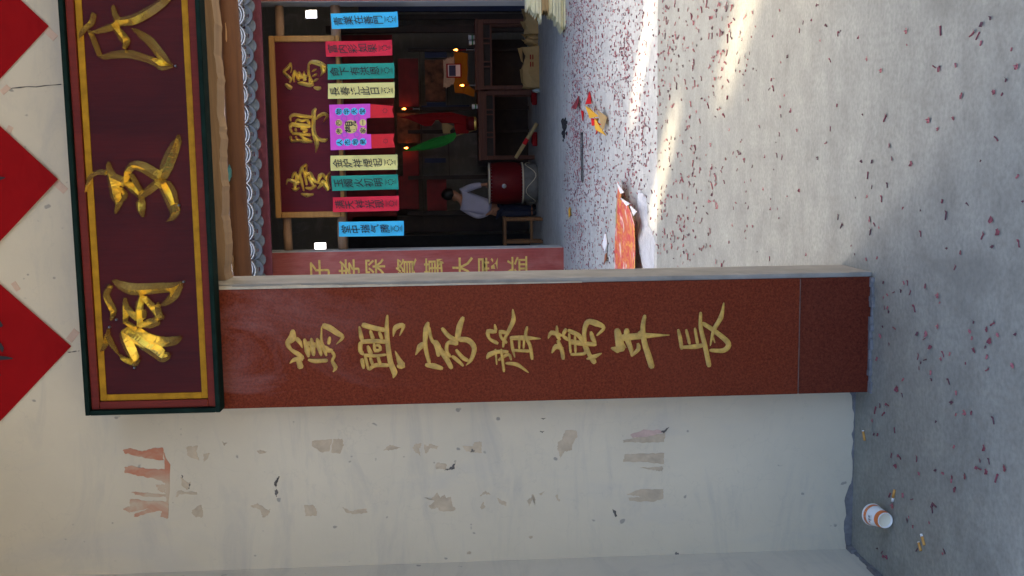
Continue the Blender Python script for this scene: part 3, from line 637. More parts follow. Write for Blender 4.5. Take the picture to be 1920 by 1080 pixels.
INNER = [((520, 100), 10.8, [[(275,185,40),(220,280,80),(135,370,60),(200,450,70),(270,520,70),(250,600,40)],[(270,200,50),(290,300,30),(270,400,15)],[(165,620,60),(240,680,100),(300,710,80)],[(340,340,20),(330,450,70),(340,590,30)],[(350,340,40),(400,450,70),(440,560,60)],[(440,360,20),(460,430,70),(470,520,50)],[(540,360,20),(545,450,70),(560,560,80)],[(380,470,50),(500,480,70),(610,460,60)],[(410,600,40),(500,610,90),(660,640,90),(740,620,60)],[(630,240,50),(630,380,60),(660,480,60),(720,600,60)],[(620,240,40),(690,180,80),(800,190,110),(900,230,110),(980,280,60),(960,400,30)],[(900,270,80),(920,380,70),(870,465,15)],[(700,375,30),(750,340,50),(800,315,20)],[(710,470,30),(760,440,50),(810,410,20)],[(730,570,40),(780,540,60),(835,515,25)],[(640,510,30),(660,630,40)],[(740,690,50),(820,710,90),(890,700,60)]]),
 ((520, 190), 1178/120, [[(250,370,30),(240,290,50),(310,250,70),(450,270,70),(630,290,60)],[(715,125,50),(670,200,90),(670,350,80),(665,500,80),(690,640,90),(730,780,90),(705,950,10)],[(715,340,15),(770,270,70),(860,230,70),(920,270,50),(845,385,12)],[(330,390,30),(370,340,50),(450,360,60),(540,350,50),(600,430,50)],[(560,330,30),(600,400,40)],[(240,500,60),(260,430,80),(400,440,90),(620,460,70)],[(230,490,50),(270,580,50)],[(330,490,40),(350,560,50)],[(430,500,60),(540,530,60),(470,560,60)],[(270,590,50),(400,600,60),(620,620,60)],[(240,640,60),(260,740,30)],[(340,640,40),(360,730,40)],[(250,735,50),(400,720,60),(520,740,70),(650,740,50)],[(400,600,50),(500,680,60),(620,720,40)],[(640,500,40),(655,640,40)],[(700,620,40),(780,700,70),(870,720,80),(930,690,30)]]),
 ((520, 290), 10.8, [[(180,610,15),(220,510,60),(320,540,90),(450,580,80)],[(390,350,30),(330,390,60),(300,480,50)],[(370,370,50),(400,480,90),(360,600,80),(350,700,60)],[(290,680,20),(370,710,70),(450,670,40)],[(600,185,50),(500,270,70),(460,400,60),(490,540,70),(540,740,40)],[(600,200,40),(590,350,50),(580,440,50)],[(510,270,50),(560,430,60),(600,620,50)],[(590,420,40),(660,380,80),(720,480,80),(790,570,60)],[(620,440,50),(690,560,70),(740,640,50)],[(570,670,50),(680,680,70),(790,620,50)],[(830,560,40),(870,430,100),(930,410,70),(990,510,50)],[(820,690,40),(900,600,80),(960,520,80)],[(900,520,90),(980,640,90),(1030,730,60)],[(1075,350,30),(1020,440,60),(1020,560,60),(1060,700,60)],[(790,570,50),(860,560,80)],[(480,790,40),(600,820,90),(740,800,40)]])]
for org, s_, st in INNER: brush(st, org, s_, YQ+.011, .035, .95, .15, False, .04).build('gilded_character', 'gold2', hp)

# ---- paper banners hung from the lower tie beam
YN = 13.30
def banner(px4, mat, text, label):
    (xt, yt), (xb, yb) = px4; wpx = 27.5                      # top edge centre, bottom edge centre
    a, b_ = py(xt, yt, YN), py(xb, yb, YN); wd = wpx*ppx(YN); o = empty('paper_banner', (b_.x, YN, b_.z)); tag(o, label, 'banner', 'paper banners hung across the hall front')
    nx, nz = 6, 16; ph = random.uniform(0, 6); vs = []
    def P(u, v):                                              # u across -.5..5, v down 0..1
        c = a.lerp(b_, v); return (c.x+u*wd, YN+.016*math.sin(v*6+ph)*v+.02*math.sin(u*6+ph+v*3)*v-(.5*max(0, v-.93)**1.0)*(1 if abs(u) > .3 else .25), c.z-.004*math.sin(u*3.1+ph))
    for i in range(nz+1):
        for j in range(nx+1): vs.append(P(j/nx-.5, i/nz))
    MB().add(vs, [(i*(nx+1)+j, i*(nx+1)+j+1, (i+1)*(nx+1)+j+1, (i+1)*(nx+1)+j) for i in range(nz) for j in range(nx)]).build('sheet', mat, o, True)
    mb = MB()
    for i, ch in enumerate(text):
        v = .105+i*.150; q = P(random.uniform(-.03, .03), v); write(mb, ch, (q[0], q[1]-.018, q[2]), .132, .004, (.92, 1), .16)
    mb.build('lettering', 'ink', o)
    mb = MB(); q = P(0, .885); cz = q[2]
    for i in range(8):
        t = i*math.pi/4+.2; x, z = q[0]+.034*math.cos(t), cz+.034*math.sin(t); s_ = .0075
        mb.add([(x-s_, q[1]-.016, z-s_), (x+s_, q[1]-.016, z-s_), (x+s_, q[1]-.016, z+s_), (x-s_, q[1]-.016, z+s_)], [(0, 1, 2, 3)])
    for r_, hw in ((.056, .024), (.071, .042), (-.056, .024), (-.071, .042)):
        z = cz+r_; mb.add([(q[0]-hw, q[1]-.016, z-.0028), (q[0]+hw, q[1]-.016, z-.0028), (q[0]+hw, q[1]-.016, z+.0028), (q[0]-hw, q[1]-.016, z+.0028)], [(0, 1, 2, 3)])
    mb.build('emblem', 'ink', o)
banner(((621, 40), (746, 36)), 'p_blue', '青業在善門', 'blue paper banner hung at the bare pillar end of the row')
banner(((611, 92), (736, 90)), 'p_red', '富内彩如果', 'red paper banner between blue and green ones at the bare pillar end')
banner(((614, 135), (739, 132)), 'p_green', '命下有洪恩', 'green paper banner hung beside the first gilded plaque character')
banner(((615, 171), (740, 169)), 'p_yellow', '長春逢此日', 'yellow paper banner whose last character is a plain box shape')
banner(((620, 306), (746, 304)), 'p_yellow', '金炉祥煙起', 'yellow paper banner next to the last gilded plaque character')
banner(((622, 344), (747, 341)), 'p_green', '玉燭火初明', 'green paper banner with torn bottom corner near inscribed pillar')
banner(((624, 384), (748, 381)), 'p_red', '满天祥光现', 'red paper banner covering the frame corner near the inscribed pillar')
banner(((635, 430), (757, 428)), 'p_blue', '堂中瑞气腾', 'blue paper banner hung closest to the inscribed red pillar')
# pink centre piece with two red tails
zo, zs_ = (610, 190), 10.8
def zp(x, y, Y=YN): return py(zo[0]+x/zs_, zo[1]+y/zs_, Y)
o = empty('pink_banner', zp(840, 510)); tag(o, 'pink centre banner with printed discs and two red tails', 'banner')
def flat(poly, mat, name, dy):
    P = [zp(*q) for q in poly]; MB().prism([(p.x, YN-dy, p.z) for p in P], (0, .0015, 0)).build(name, mat, o)
flat([(80,70),(910,50),(912,335),(835,345),(838,665),(925,665),(935,960),(110,990)], 'p_pink', 'sheet', .012)
flat([(912,55),(1380,95),(1350,165),(1390,325),(912,338)], 'p_redtail', 'tail', .010); flat([(925,668),(1400,655),(1372,780),(1415,930),(935,955)], 'p_redtail', 'tail', .010)
def disc(x, y, r, mat, ch, size, ring=0):
    c = zp(x, y); rr = r/zs_*ppx(YN); pts = [(c.x+rr*math.cos(i*.2618), YN-.016, c.z+rr*math.sin(i*.2618)) for i in range(24)]
    if ring:
        mb = MB(); inn = [(c.x+(p[0]-c.x)*.72, p[1], c.z+(p[2]-c.z)*.72) for p in pts]; mb.add(pts+inn, [(i, (i+1) % 24, 24+(i+1) % 24, 24+i) for i in range(24)]); mb.build('ring', mat, o)
    else:
        d = MB().prism(pts, (0, .001, 0)).build('disc', mat, o)
        mb = MB(); write(mb, ch, (c.x, YN-.0185, c.z), size, .015); mb.build('lettering', 'ink', o)
for i, (x, y) in enumerate(((275,210),(430,210),(588,205),(750,205))): disc(x, y, 72, 'p_bcirc', '物华天宝'[i], .078)
for i, (x, y) in enumerate(((293,835),(448,830),(605,825),(765,820))): disc(x, y, 72, 'p_bcirc', '人杰地灵'[i], .078)
for ch, (x, y) in zip('四海一家', ((275,438),(280,608),(762,432),(765,592))): disc(x, y, 66, 'p_ycirc', ch, .075)
disc(518, 515, 132, 'p_ycirc', '觀', .16)
for (x, y) in ((385,350),(638,345),(392,685),(640,675)): disc(x, y, 60, 'p_purple', '', 0, 1)
for (x, y) in ((1210,190),(1220,805)):
    c = zp(x, y); mb = MB()
    for i in range(8):
        t = i*math.pi/4; xx, z = c.x+.026*math.cos(t), c.z+.026*math.sin(t); s_ = .005
        mb.add([(xx-s_, YN-.0125, z-s_), (xx+s_, YN-.0125, z-s_), (xx+s_, YN-.0125, z+s_), (xx-s_, YN-.0125, z+s_)], [(0, 1, 2, 3)])
    mb.build('emblem', 'ink', o)
#@@PART2
# ================================================================== THINGS IN THE HALL
def grp(o, lab, cat, g=None): return tag(o, lab, cat, g)
YT = 18.2
def altar_table(ya, yb, xt, label):
    a, b_ = py(xt, ya, YT), py(xt, yb, YT); x0, x1 = min(a.x, b_.x), max(a.x, b_.x); ht = a.z; dp = .55; y0 = YT
    o = empty('altar_table', ((x0+x1)/2, YT, 0)); grp(o, label, 'table', 'altar tables in the hall')
    boxo('table_top', (x0-.01, y0-.02, ht-.05), (x1+.01, y0+dp, ht), 'tablewood', o, .008)
    boxo('apron', (x0+.005, y0, ht-.15), (x1-.005, y0+.03, ht-.052), 'tablewood', o)
    boxo('rail', (x0+.075, y0+.005, ht-.30), (x1-.075, y0+.035, ht-.268), 'tablewood', o, .004)
    boxo('drawer_back', (x0+.08, y0+.12, ht-.30), (x1-.08, y0+.14, ht-.152), 'darkwood', o)
    for t in (.33, .40, .66, .73): boxo('strut', (x0+t*(x1-x0)-.012, y0+.006, ht-.267), (x0+t*(x1-x0)+.012, y0+.03, ht-.152), 'tablewood', o)
    for lx in (x0, x1-.075):
        for ly in (y0+.002, y0+dp-.08):
            boxo('leg', (lx, ly, -.012), (lx+.075, ly+.07, ht-.152 if ly < y0+.1 else ht-.052), 'tablewood', o, .006)
    return x0, x1, ht
tA = altar_table(36, 168.5, 890, 'dark red-brown altar table behind the crushed cardboard boxes')
tB = altar_table(170.5, 300, 896, 'dark red-brown altar table beside the big red drum')
# shrine behind the tables
YSH = 19.5
sh = empty('altar_shrine', (.7, YSH, 0)); grp(sh, 'dark altar shrine with red panels and printed picture against the back wall', 'shrine')
def spx(name, x0, y0, x1, y1, Y, th, mat, par):
    a, b_ = py(x0, y0, Y), py(x1, y1, Y); return boxo(name, (min(a.x, b_.x), Y, min(a.z, b_.z)), (max(a.x, b_.x), Y+th, max(a.z, b_.z)), mat, par)
boxo('cabinet', (tB[0]-.1, YSH+.35, -.012), (tA[1]-.15, YSH+.75, 1.0), 'darkwood', sh)
spx('cross_bar', 787, 90, 794, 420, YSH, .08, 'darkwood', sh); spx('cross_bar', 838, 92, 842, 330, YSH+.01, .06, 'darkwood', sh)
for y in (93, 203, 246, 332, 398): spx('post', 765, y-2, 1000, y+2, YSH+.09, .05, 'darkwood', sh)
for (x0, y0, x1, y1) in ((746, 110, 786, 200), (755, 283, 786, 330), (800, 330, 838, 395), (746, 330, 786, 392)): spx('red_panel', x0, y0, x1, y1, YSH+.2, .02, 'panelred', sh)
spx('picture', 796, 112, 836, 190, YSH+.15, .02, 'picture', sh); spx('picture', 744, 212, 788, 268, YSH+.15, .02, 'picture', sh)
for (x0, y0, x1, y1) in ((796, 92, 838, 108), (800, 192, 836, 198), (790, 198, 880, 206), (796, 297, 836, 305)): spx('blue_trim', x0, y0, x1, y1, YSH+.17, .02, 'paintblue', sh)
spx('red_panel', 640, 66, 745, 420, YSH+.3, .02, 'panelred', sh)
# cloth, paper cutting, framed card
def poly_thing(pts, org, sc, Y, th, mat, name, lab, cat, wave=0, group=None):
    P = [py(org[0]+a/sc, org[1]+b_/sc, Y) for a, b_ in pts]
    c = sum(P, Vector())/len(P)
    o = MB().prism([(p.x, Y+wave*math.sin(9*p.x+7*p.z), p.z) for p in P], (0, th, 0)).build(name, mat); return grp(o, lab, cat, group)
Z1, Z2 = (740, 60), (740, 180); zsc = 1389/180
poly_thing([(860,300),(960,290),(1060,310),(1055,430),(1060,520),(1050,700),(1100,800),(1160,840),(1150,940),(1000,890),(870,880),(850,700),(875,560)], Z1, zsc, 19.0, .02, 'p_clothyellow', 'yellow_cloth', 'yellow satin cloth draped above the altar table', 'cloth', .02)
poly_thing([(700,400),(730,415),(760,370),(790,385),(800,350),(830,380),(855,345),(860,470),(868,700),(850,760),(820,750),(790,800),(770,790),(750,820),(730,790),(705,800),(712,600)], Z1, zsc, 18.97, .006, 'residue', 'paper_cutting', 'ragged white paper cutting behind the framed card', 'paper', .01)
cd_ = empty('framed_card', py(960, 560, 18.9)); cd_.location = py(Z1[0]+965/zsc, Z1[1]+555/zsc, 18.9); grp(cd_, 'small framed card with red border standing on the altar', 'picture')
def cpx(name, x0, y0, x1, y1, Y, mat): 
    a, b_ = py(Z1[0]+x0/zsc, Z1[1]+y0/zsc, Y), py(Z1[0]+x1/zsc, Z1[1]+y1/zsc, Y); return boxo(name, (min(a.x, b_.x), Y, min(a.z, b_.z)), (max(a.x, b_.x), Y+.012, max(a.z, b_.z)), mat, cd_)
cpx('border', 745, 458, 968, 660, 18.92, 'p_clothred'); cpx('backing', 768, 475, 950, 642, 18.905, 'p_white'); cpx('print', 785, 482, 885, 636, 18.892, 'paintblue')
# flags
def flag(pts, mat, lab, pole):
    P = [py(Z2[0]+a/zsc, Z2[1]+b_/zsc, 18.75) for a, b_ in pts]; c = P[0]
    o = empty('paper_flag', (sum(p.x for p in P)/len(P), 18.75, min(p.z for p in P))); grp(o, lab, 'flag', 'flags on the altar')
    MB().prism([(p.x, 18.75+.03*math.sin(8*p.z), p.z) for p in P], (0, .012, 0)).build('flag_cloth', mat, o)
    a, b_ = [py(Z2[0]+q[0]/zsc, Z2[1]+q[1]/zsc, 18.79) for q in pole]; MB().tube([a, b_], .012, 8).build('flag_pole', 'bamboo', o)
flag([(60,310),(200,285),(340,265),(560,240),(830,240),(960,270),(1090,310),(1080,420),(1070,540),(890,550),(870,470),(860,400),(760,390),(680,390),(630,350),(590,350),(560,390),(530,430),(440,440),(330,390),(180,330)], 'p_clothred', 'red pointed flag standing between the candles on the altar', ((200, 300), (1190, 420)))
flag([(110,800),(230,750),(350,700),(550,610),(720,570),(880,530),(890,580),(850,650),(750,710),(640,745),(530,770),(400,785),(250,795)], 'p_clothgreen', 'green leaf-shaped flag standing slanted above the altar table', ((250, 780), (1190, 480)))
spx_b = poly_thing([(680,395),(760,395),(860,440),(800,500),(810,540),(700,545)], Z2, zsc, 18.8, .05, 'p_card', 'wooden_tablet', 'pale wooden tablet between the red and green flags', 'tablet')
# candles
def candle(x, y, Y, drop, lab):
    p = py(x, y, Y); o = empty('candle', (p.x, Y, p.z-drop)); grp(o, lab, 'candle', 'lit candles in the hall'); T = Matrix.Translation((p.x, Y, 0))
    z0 = p.z-drop
    MB().lathe([(.035, z0), (.035, z0+.012), (.012, z0+.02), (.012, z0+drop*.4), (.026, z0+drop*.42), (.026, z0+drop*.45)], 14, T).build('candlestick', 'metal', o)
    MB().lathe([(.013, z0+drop*.45), (.013, p.z-.03)], 12, T).build('wax', 'p_clothred', o)
    MB().lathe([(.003, p.z-.032), (.018, p.z-.012), (.015, p.z+.010), (.002, p.z+.045)], 12, T).build('flame', 'flame', o, True)
candle(855, 93.5, 18.6, py(855, 93, 18.6).z-tA[2]-.001, 'lit candle on the altar table beside the white cups')
candle(867, 160, 18.6, py(867, 160, 18.6).z-tA[2]-.001, 'lit candle on the altar table in front of the yellow cloth')
zb_ = py(787, 200, YSH).z
candle(758, 204, YSH+.04, py(758, 204, YSH).z-zb_, 'lit candle on the shrine bar above the red flag')
candle(762, 277.5, YSH+.04, py(762, 277, YSH).z-py(787, 277, YSH).z, 'lit candle on the shrine bar at the tip of the green flag')
def small_cup(x, y, Y, zbase, r, h, lab, mat='p_white'):
    p = py(x, y, Y); o = empty('cup', (p.x, Y, zbase)); grp(o, lab, 'cup', 'cups on the altar tables')
    MB().lathe([(r*.8, zbase), (r, zbase+h), (r*.9, zbase+h), (r*.72, zbase+.01)], 16, Matrix.Translation((p.x, Y, 0)), True, True).build('cup_wall', mat, o, True)
    MB().lathe([(r*.86, zbase+h*.3), (r*.93, zbase+h*.5)], 16, Matrix.Translation((p.x, Y, 0)), False, False).build('cup_band', 'p_clothgreen', o)
small_cup(882, 70, 18.35, tA[2], .045, .12, 'white cup at the end of the altar table with cardboard boxes'); small_cup(882, 80, 18.35, tA[2], .045, .11, 'white cup beside the first cup and the lit candle')
small_cup(886, 200, 18.35, tB[2], .045, .11, 'white cup with green band on the altar table beside the drum')
# incense pot with brass rim
p = py(884, 232, 18.4); ip = empty('incense_pot', (p.x, 18.4, tB[2])); grp(ip, 'red incense pot with worn brass rim on the altar table', 'pot')
MB().lathe([(.07, tB[2]), (.12, tB[2]+.05), (.13, tB[2]+.16), (.11, tB[2]+.22)], 20, Matrix.Translation((p.x, 18.4, 0))).build('pot_body', 'drumred', ip, True)
MB().lathe([(.10, tB[2]+.025), (.125, tB[2]+.045), (.126, tB[2]+.075), (.10, tB[2]+.08)], 20, Matrix.Translation((p.x, 18.4, 0)), False, False).build('brass_rim', 'gold2', ip)
# crushed cardboard boxes on the floor
def crushed(x0, y0, x1, y1, Y, dp, lab, seed):
    rnd = random.Random(seed); a, b_ = py(x1, y0, Y), py(x0, y1, Y); xa, xb, zt_ = min(a.x, b_.x), max(a.x, b_.x), b_.z
    o = empty('cardboard_box', ((xa+xb)/2, Y, -.012)); grp(o, lab, 'box', 'crushed cardboard boxes by the altar')
    n_ = 5; mb = MB(); vs = []; fs = []
    for i in range(n_+1):
        for (yy, zz) in ((Y, -.012), (Y, zt_*.55), (Y+.04, zt_), (Y+dp, zt_*.9), (Y+dp, -.012)):
            vs.append((xa+(xb-xa)*i/n_+rnd.uniform(-.02, .02), yy+rnd.uniform(-.03, .03), zz if zz < 0 else zz+rnd.uniform(-.05, .04)))
    for i in range(n_):
        for j in range(4): fs.append((i*5+j, (i+1)*5+j, (i+1)*5+j+1, i*5+j+1))
    fs += [(0, 1, 2, 3, 4), tuple(n_*5+j for j in (4, 3, 2, 1, 0))]
    mb.add(vs, fs).build('box_body', 'p_card', o)
    for k in range(2):
        fx = xa+(xb-xa)*(.1+.5*k); w_ = (xb-xa)*.35; MB().prism([(fx, Y-.01, zt_), (fx+w_, Y-.02, zt_+.01), (fx+w_*.95, Y-.09, zt_+.05+.05*rnd.random()), (fx+.02, Y-.07, zt_+.03)], (0, 0, .006)).build('flap', 'p_card', o)
    return o, xa, xb, zt_
o1 = crushed(985, 15, 1007, 62, 17.1, .3, 'crumpled brown cardboard box next to the pale split boards', 3)
o3 = crushed(986, 64, 1006, 84, 17.2, .25, 'small crumpled cardboard carton between two larger crushed boxes', 9)
o2 = crushed(981, 86, 1007, 165, 17.0, .35, 'long flattened cardboard box with faint red print', 5)
for k, (ox, oz) in enumerate(((.1, .13), (.22, .13), (.1, .09), (.22, .09))): boxo('printed_mark', (o2[1]+.25+ox, 16.955, oz), (o2[1]+.33+ox, 16.959, oz+.018), 'p_clothred', o2[0])
p = py(1003, 170, 16.9); jr = empty('glass_jar', (p.x, 16.9, -.012)); grp(jr, 'small pale glass jar at the end of the flattened cardboard box', 'jar')
MB().lathe([(.03, -.012), (.036, .0), (.036, .07), (.025, .085), (.025, .1)], 16, Matrix.Translation((p.x, 16.9, 0))).build('jar_body', simple('pale_glass', (.35, .42, .40), .15, .1, 9), jr, True)
MB().lathe([(.027, .1), (.027, .115)], 16, Matrix.Translation((p.x, 16.9, 0))).build('lid', 'metal', jr)
# pale split boards in the courtyard light
p0 = fl(1061, 30, -.012); YJ = p0.y
bo = empty('board_bundle', (p0.x+.3, YJ+.15, -.012)); grp(bo, 'bundle of pale split boards with jagged ends beside the bare pillar', 'boards')
ends = [(987, 15), (996, 22), (1004, 28), (1011, 36), (1016, 33), (1022, 31), (1029, 27), (1036, 33), (1042, 42), (1047, 50), (1052, 55), (1057, 52)]
for i, (x, y) in enumerate(ends):
    a = py(x, y, YJ+.02); nx_ = py(ends[i+1][0], y, YJ).z if i+1 < len(ends) else -.010
    zt_, zb2 = a.z, max(-.010, nx_+.003); yy = YJ+random.uniform(-.02, .05); xe = a.x; L = xe+random.uniform(.9, 1.3)
    N = 6; P = [(xe+random.uniform(-.035, .05)+(.06 if i in (4, 5) else 0), yy, zt_+(zb2-zt_)*k/N) for k in range(N+1)]+[(L, yy, zb2), (L, yy, zt_)]
    MB().prism(P, (0, .3+random.uniform(-.05, .05), 0)).build('split_board', 'p_card' if i in (4, 5) else 'p_straw', bo)
# drum on its stand
p = fl(1005, 343, -.012); YD = 17.75; cx = py(960, 343, YD).x; T = Matrix.Translation((cx, YD, 0))
z_t, z_b = py(917, 343, YD).z, py(979, 343, YD).z; rr = .37
dr = empty('drum', (cx, YD, -.012)); grp(dr, 'big red barrel drum with pale studded rims on a grey stand', 'drum')
prof = [(rr*.95, z_b)]+[(rr*(.95+.075*math.sin(math.pi*i/8)), z_b+(z_t-z_b)*i/8) for i in range(1, 8)]+[(rr*.95, z_t)]
MB().lathe(prof, 36, T).build('drum_shell', 'drumred', dr, True)
for z in (z_b-.012, z_t-.012): MB().lathe([(rr*.94, z), (rr*.99, z), (rr*.995, z+.024), (rr*.94, z+.026)], 36, T).build('rim', 'p_cream', dr)
MB().lathe([(0.01, z_t+.002), (rr*.93, z_t+.014)], 36, T, False, False).build('drum_skin', 'p_cream', dr)
for z in (z_b+.02, z_t-.035):
    for i in range(36):
        t = i*math.pi/18; q = Vector((cx+rr*.985*math.cos(t), YD+rr*.985*math.sin(t), z))
        if q.y > YD+.1: continue
        MB().lathe([(.008, 0), (.005, .006)], 6, Matrix.Translation(q) @ Vector((math.cos(t), math.sin(t), 0)).to_track_quat('Z', 'Y').to_matrix().to_4x4()).build('stud', 'metal', dr)
MB().lathe([(rr*.86, -.012), (rr*.93, .02), (rr*.9, z_b-.013)], 28, T).build('stand', 'stone', dr, True)
q = py(945.5, 349, YD-rr*1.04)
MB().lathe([(.035, -.004), (.04, .006), (.02, .012)], 16, Matrix.Translation((q.x, YD-rr*1.02, q.z)) @ Matrix.Rotation(R(90), 4, 'X')).build('boss', 'metal', dr)
mb = MB(); mb.tube([(cx+rr*.97*math.cos(t), YD-rr*.97*abs(math.sin(t)), .12+.09*math.sin(4*t)) for t in [math.pi*i/20 for i in range(21)]], .006, 6); mb.build('rope', 'p_cream', dr)
# bamboo pole leaning on the drum
a, b_ = fl(1006, 233, -.0), py(967, 296, 17.35); bp = empty('bamboo_pole', a); grp(bp, 'bamboo pole with red band leaning on the drum', 'pole')
a = Vector((a.x, 17.2, .022)); MB().tube([a.lerp(b_, t) for t in (0, .25, .26, .6, .61, 1)], [.034, .033, .035, .033, .035, .031], 14).build('cane', 'bamboo', bp, True)
MB().tube([a.lerp(b_, .44), a.lerp(b_, .60)], .0375, 14).build('band', 'p_flagred', bp)
a2, b2 = py(985, 279, 17.4), py(1000, 273, 17.4)
# wooden stool by the inscribed pillar
sx0, sx1 = py(960, 459, 16.6).x, py(960, 408, 16.6).x; zs2 = py(944, 430, 16.6).z
stl = empty('wooden_stool', ((sx0+sx1)/2, 16.6, -.012)); grp(stl, 'orange wooden stool beside the inscribed pillar', 'stool')
boxo('seat', (sx0-.01, 16.58, zs2-.05), (sx1+.01, 17.0, zs2), 'stoolwood', stl, .006)
for lx in (sx0+.02, sx1-.06):
    for ly in (16.6, 16.94): boxo('leg', (lx, ly, -.012), (lx+.05, ly+.045, zs2-.051), 'stoolwood', stl, .004)
boxo('stretcher', (sx0+.071, 16.61, .16), (sx1-.061, 16.63, .2), 'stoolwood', stl)
# red pennant cloths on the floor under the tables
for i, (x, y) in enumerate(((1003, 185), (1001, 262))):
    p = py(x, y, 17.6); poly = [(p.x-.12, 17.5, -.009), (p.x+.14, 17.55, -.009), (p.x+.1, 17.75, -.009), (p.x-.05, 17.8, -.009)]
    o = MB().prism(poly, (0, 0, .09)).build('red_bag', 'p_clothred', bevel=.02); grp(o, ['small red cloth bag under the meeting ends of the altar tables', 'small red cloth bag behind the bamboo pole'][i], 'bag')

# ---- person standing beside the drum, back to the courtyard, head bowed
YH = 17.95
def q3(x, y, dy=0): p = py(x, y, YH+dy); return Vector((p.x, p.y, p.z))
pers = empty('person', (q3(1000, 395).x, YH, -.012)); grp(pers, 'person in a pale lavender shirt and dark trousers bent over the drum', 'person')
def skinned(name, verts, edges, rad, mat, sub=2):
    me = bpy.data.meshes.new(name); me.from_pydata([tuple(v) for v in verts], edges, []); me.update()
    o = bpy.data.objects.new(name, me); COL.objects.link(o); me.materials.append(M[mat])
    md = o.modifiers.new('skin', 'SKIN'); md.use_smooth_shade = True
    if not me.skin_vertices: 
        bpy.context.view_layer.objects.active = o; o.select_set(True)
    for i, r_ in enumerate(rad): me.skin_vertices[0].data[i].radius = (r_, r_) if not isinstance(r_, tuple) else r_
    me.skin_vertices[0].data[0].use_root = True
    sb = o.modifiers.new('sub', 'SUBSURF'); sb.levels = sub; sb.render_levels = sub
    o.parent = pers; o.matrix_parent_inverse = Matrix.Translation(-Vector(pers.location)); return o
pelvis, waist, chest, neck = q3(925, 393), q3(908, 389), q3(880, 377), q3(863, 372, .03)
h1, h2 = q3(854, 367, .07), q3(844, 364, .10)
sR, eR, wR, hR = q3(868, 357, .0), q3(889, 349, -.05), q3(908, 346, -.12), q3(915, 346, -.16)
sL, eL, wL, hL = q3(870, 391, -.02), q3(896, 405, .0), q3(918, 400, -.12), q3(926, 394, -.15)
hipR, kR, aR = q3(932, 388, .02), q3(968, 389, .0), Vector((q3(1000, 391).x, YH+.03, .07))
hipL, kL, aL = q3(932, 398), q3(968, 400, -.04), Vector((q3(1000, 400).x, YH-.02, .07))
tR, tL = Vector((aR.x+.05, YH+.17, .025)), Vector((aL.x+.02, YH+.13, .025))
skinned('body', [pelvis, waist, chest, neck, h1, h2, sR, eR, wR, hR, sL, eL, wL, hL, hipR, kR, aR, tR, hipL, kL, aL, tL],
        [(0, 1), (1, 2), (2, 3), (3, 4), (4, 5), (2, 6), (6, 7), (7, 8), (8, 9), (2, 10), (10, 11), (11, 12), (12, 13), (0, 14), (14, 15), (15, 16), (16, 17), (0, 18), (18, 19), (19, 20), (20, 21)],
        [.10, .10, .12, .055, .085, .09, .055, .042, .028, .034, .055, .042, .028, .034, .08, .055, .04, .035, .08, .055, .04, .035], 'skin')
skinned('shirt', [pelvis.lerp(waist, .15), waist, chest, chest.lerp(neck, .55), sR, eR, eR.lerp(wR, .8), sL, eL, eL.lerp(wL, .75)], [(0, 1), (1, 2), (2, 3), (2, 4), (4, 5), (5, 6), (2, 7), (7, 8), (8, 9)],
        [.185, .175, .18, .085, .085, .066, .05, .088, .068, .052], 'p_shirt')
skinned('trousers', [waist.lerp(pelvis, .75), hipR, kR, aR, hipL, kL, aL], [(0, 1), (1, 2), (2, 3), (0, 4), (4, 5), (5, 6)], [.17, .095, .075, .06, .095, .075, .06], 'p_trousers')
for a, t in ((aR, tR), (aL, tL)): skinned('shoe', [Vector((a.x, a.y-.03, .032)), Vector(((a.x+t.x)/2, (a.y+t.y)/2, .03)), Vector((t.x, t.y+.02, .022))], [(0, 1), (1, 2)], [.042, .046, .036], 'cloth_dark')
def hand(wr, hd):
    d = (hd-wr).normalized(); s_ = d.cross(Vector((0, 1, 0))).normalized(); mb = MB()
    for k in range(4):
        b0 = hd+s_*(k-1.5)*.019; L = (.062, .075, .07, .055)[k]; mb.tube([b0-d*.03, b0+d*L*.4, b0+d*L*.75+Vector((0, -.006, -.012)), b0+d*L+Vector((0, -.012, -.03))], [.010, .0095, .0085, .006], 7)
    b0 = hd-s_*.035-d*.02; mb.tube([b0-d*.02, b0-s_*.022+d*.012, b0-s_*.032+d*.04], [.012, .010, .007], 7)
    mb.build('fingers', 'skin', pers, True)
hand(wR, hR); hand(wL, hL)
hc = h2+Vector((.0, -.015, .03))
mb = MB(); n_, m_ = 12, 16; vs = []; fs = []
for i in range(n_+1):
    th = math.pi*.62*i/n_
    for j in range(m_):
        ph = 2*math.pi*j/m_; r_ = .118*(1+.03*math.sin(5*ph+i)); v = Vector((r_*.92*math.sin(th)*math.cos(ph), r_*1.08*math.sin(th)*math.sin(ph), r_*1.1*math.cos(th)))
        v = Matrix.Rotation(R(28), 3, 'X') @ v; v = Matrix.Rotation(R(-14), 3, 'Y') @ v; vs.append(tuple(hc+v))
for i in range(n_):
    for j in range(m_): fs.append((i*m_+j, i*m_+(j+1) % m_, (i+1)*m_+(j+1) % m_, (i+1)*m_+j))
mb.add(vs, fs).build('hair', 'hair', pers, True)
for sgn in (-1, 1):
    e = h1+Vector((sgn*.088, .0, .02)); MB().lathe([(.004, -.01), (.028, -.006), (.03, .004), (.008, .01)], 10, Matrix.Translation(e) @ Matrix.Rotation(R(90), 4, 'Y')).build('ear', 'skin', pers, True)

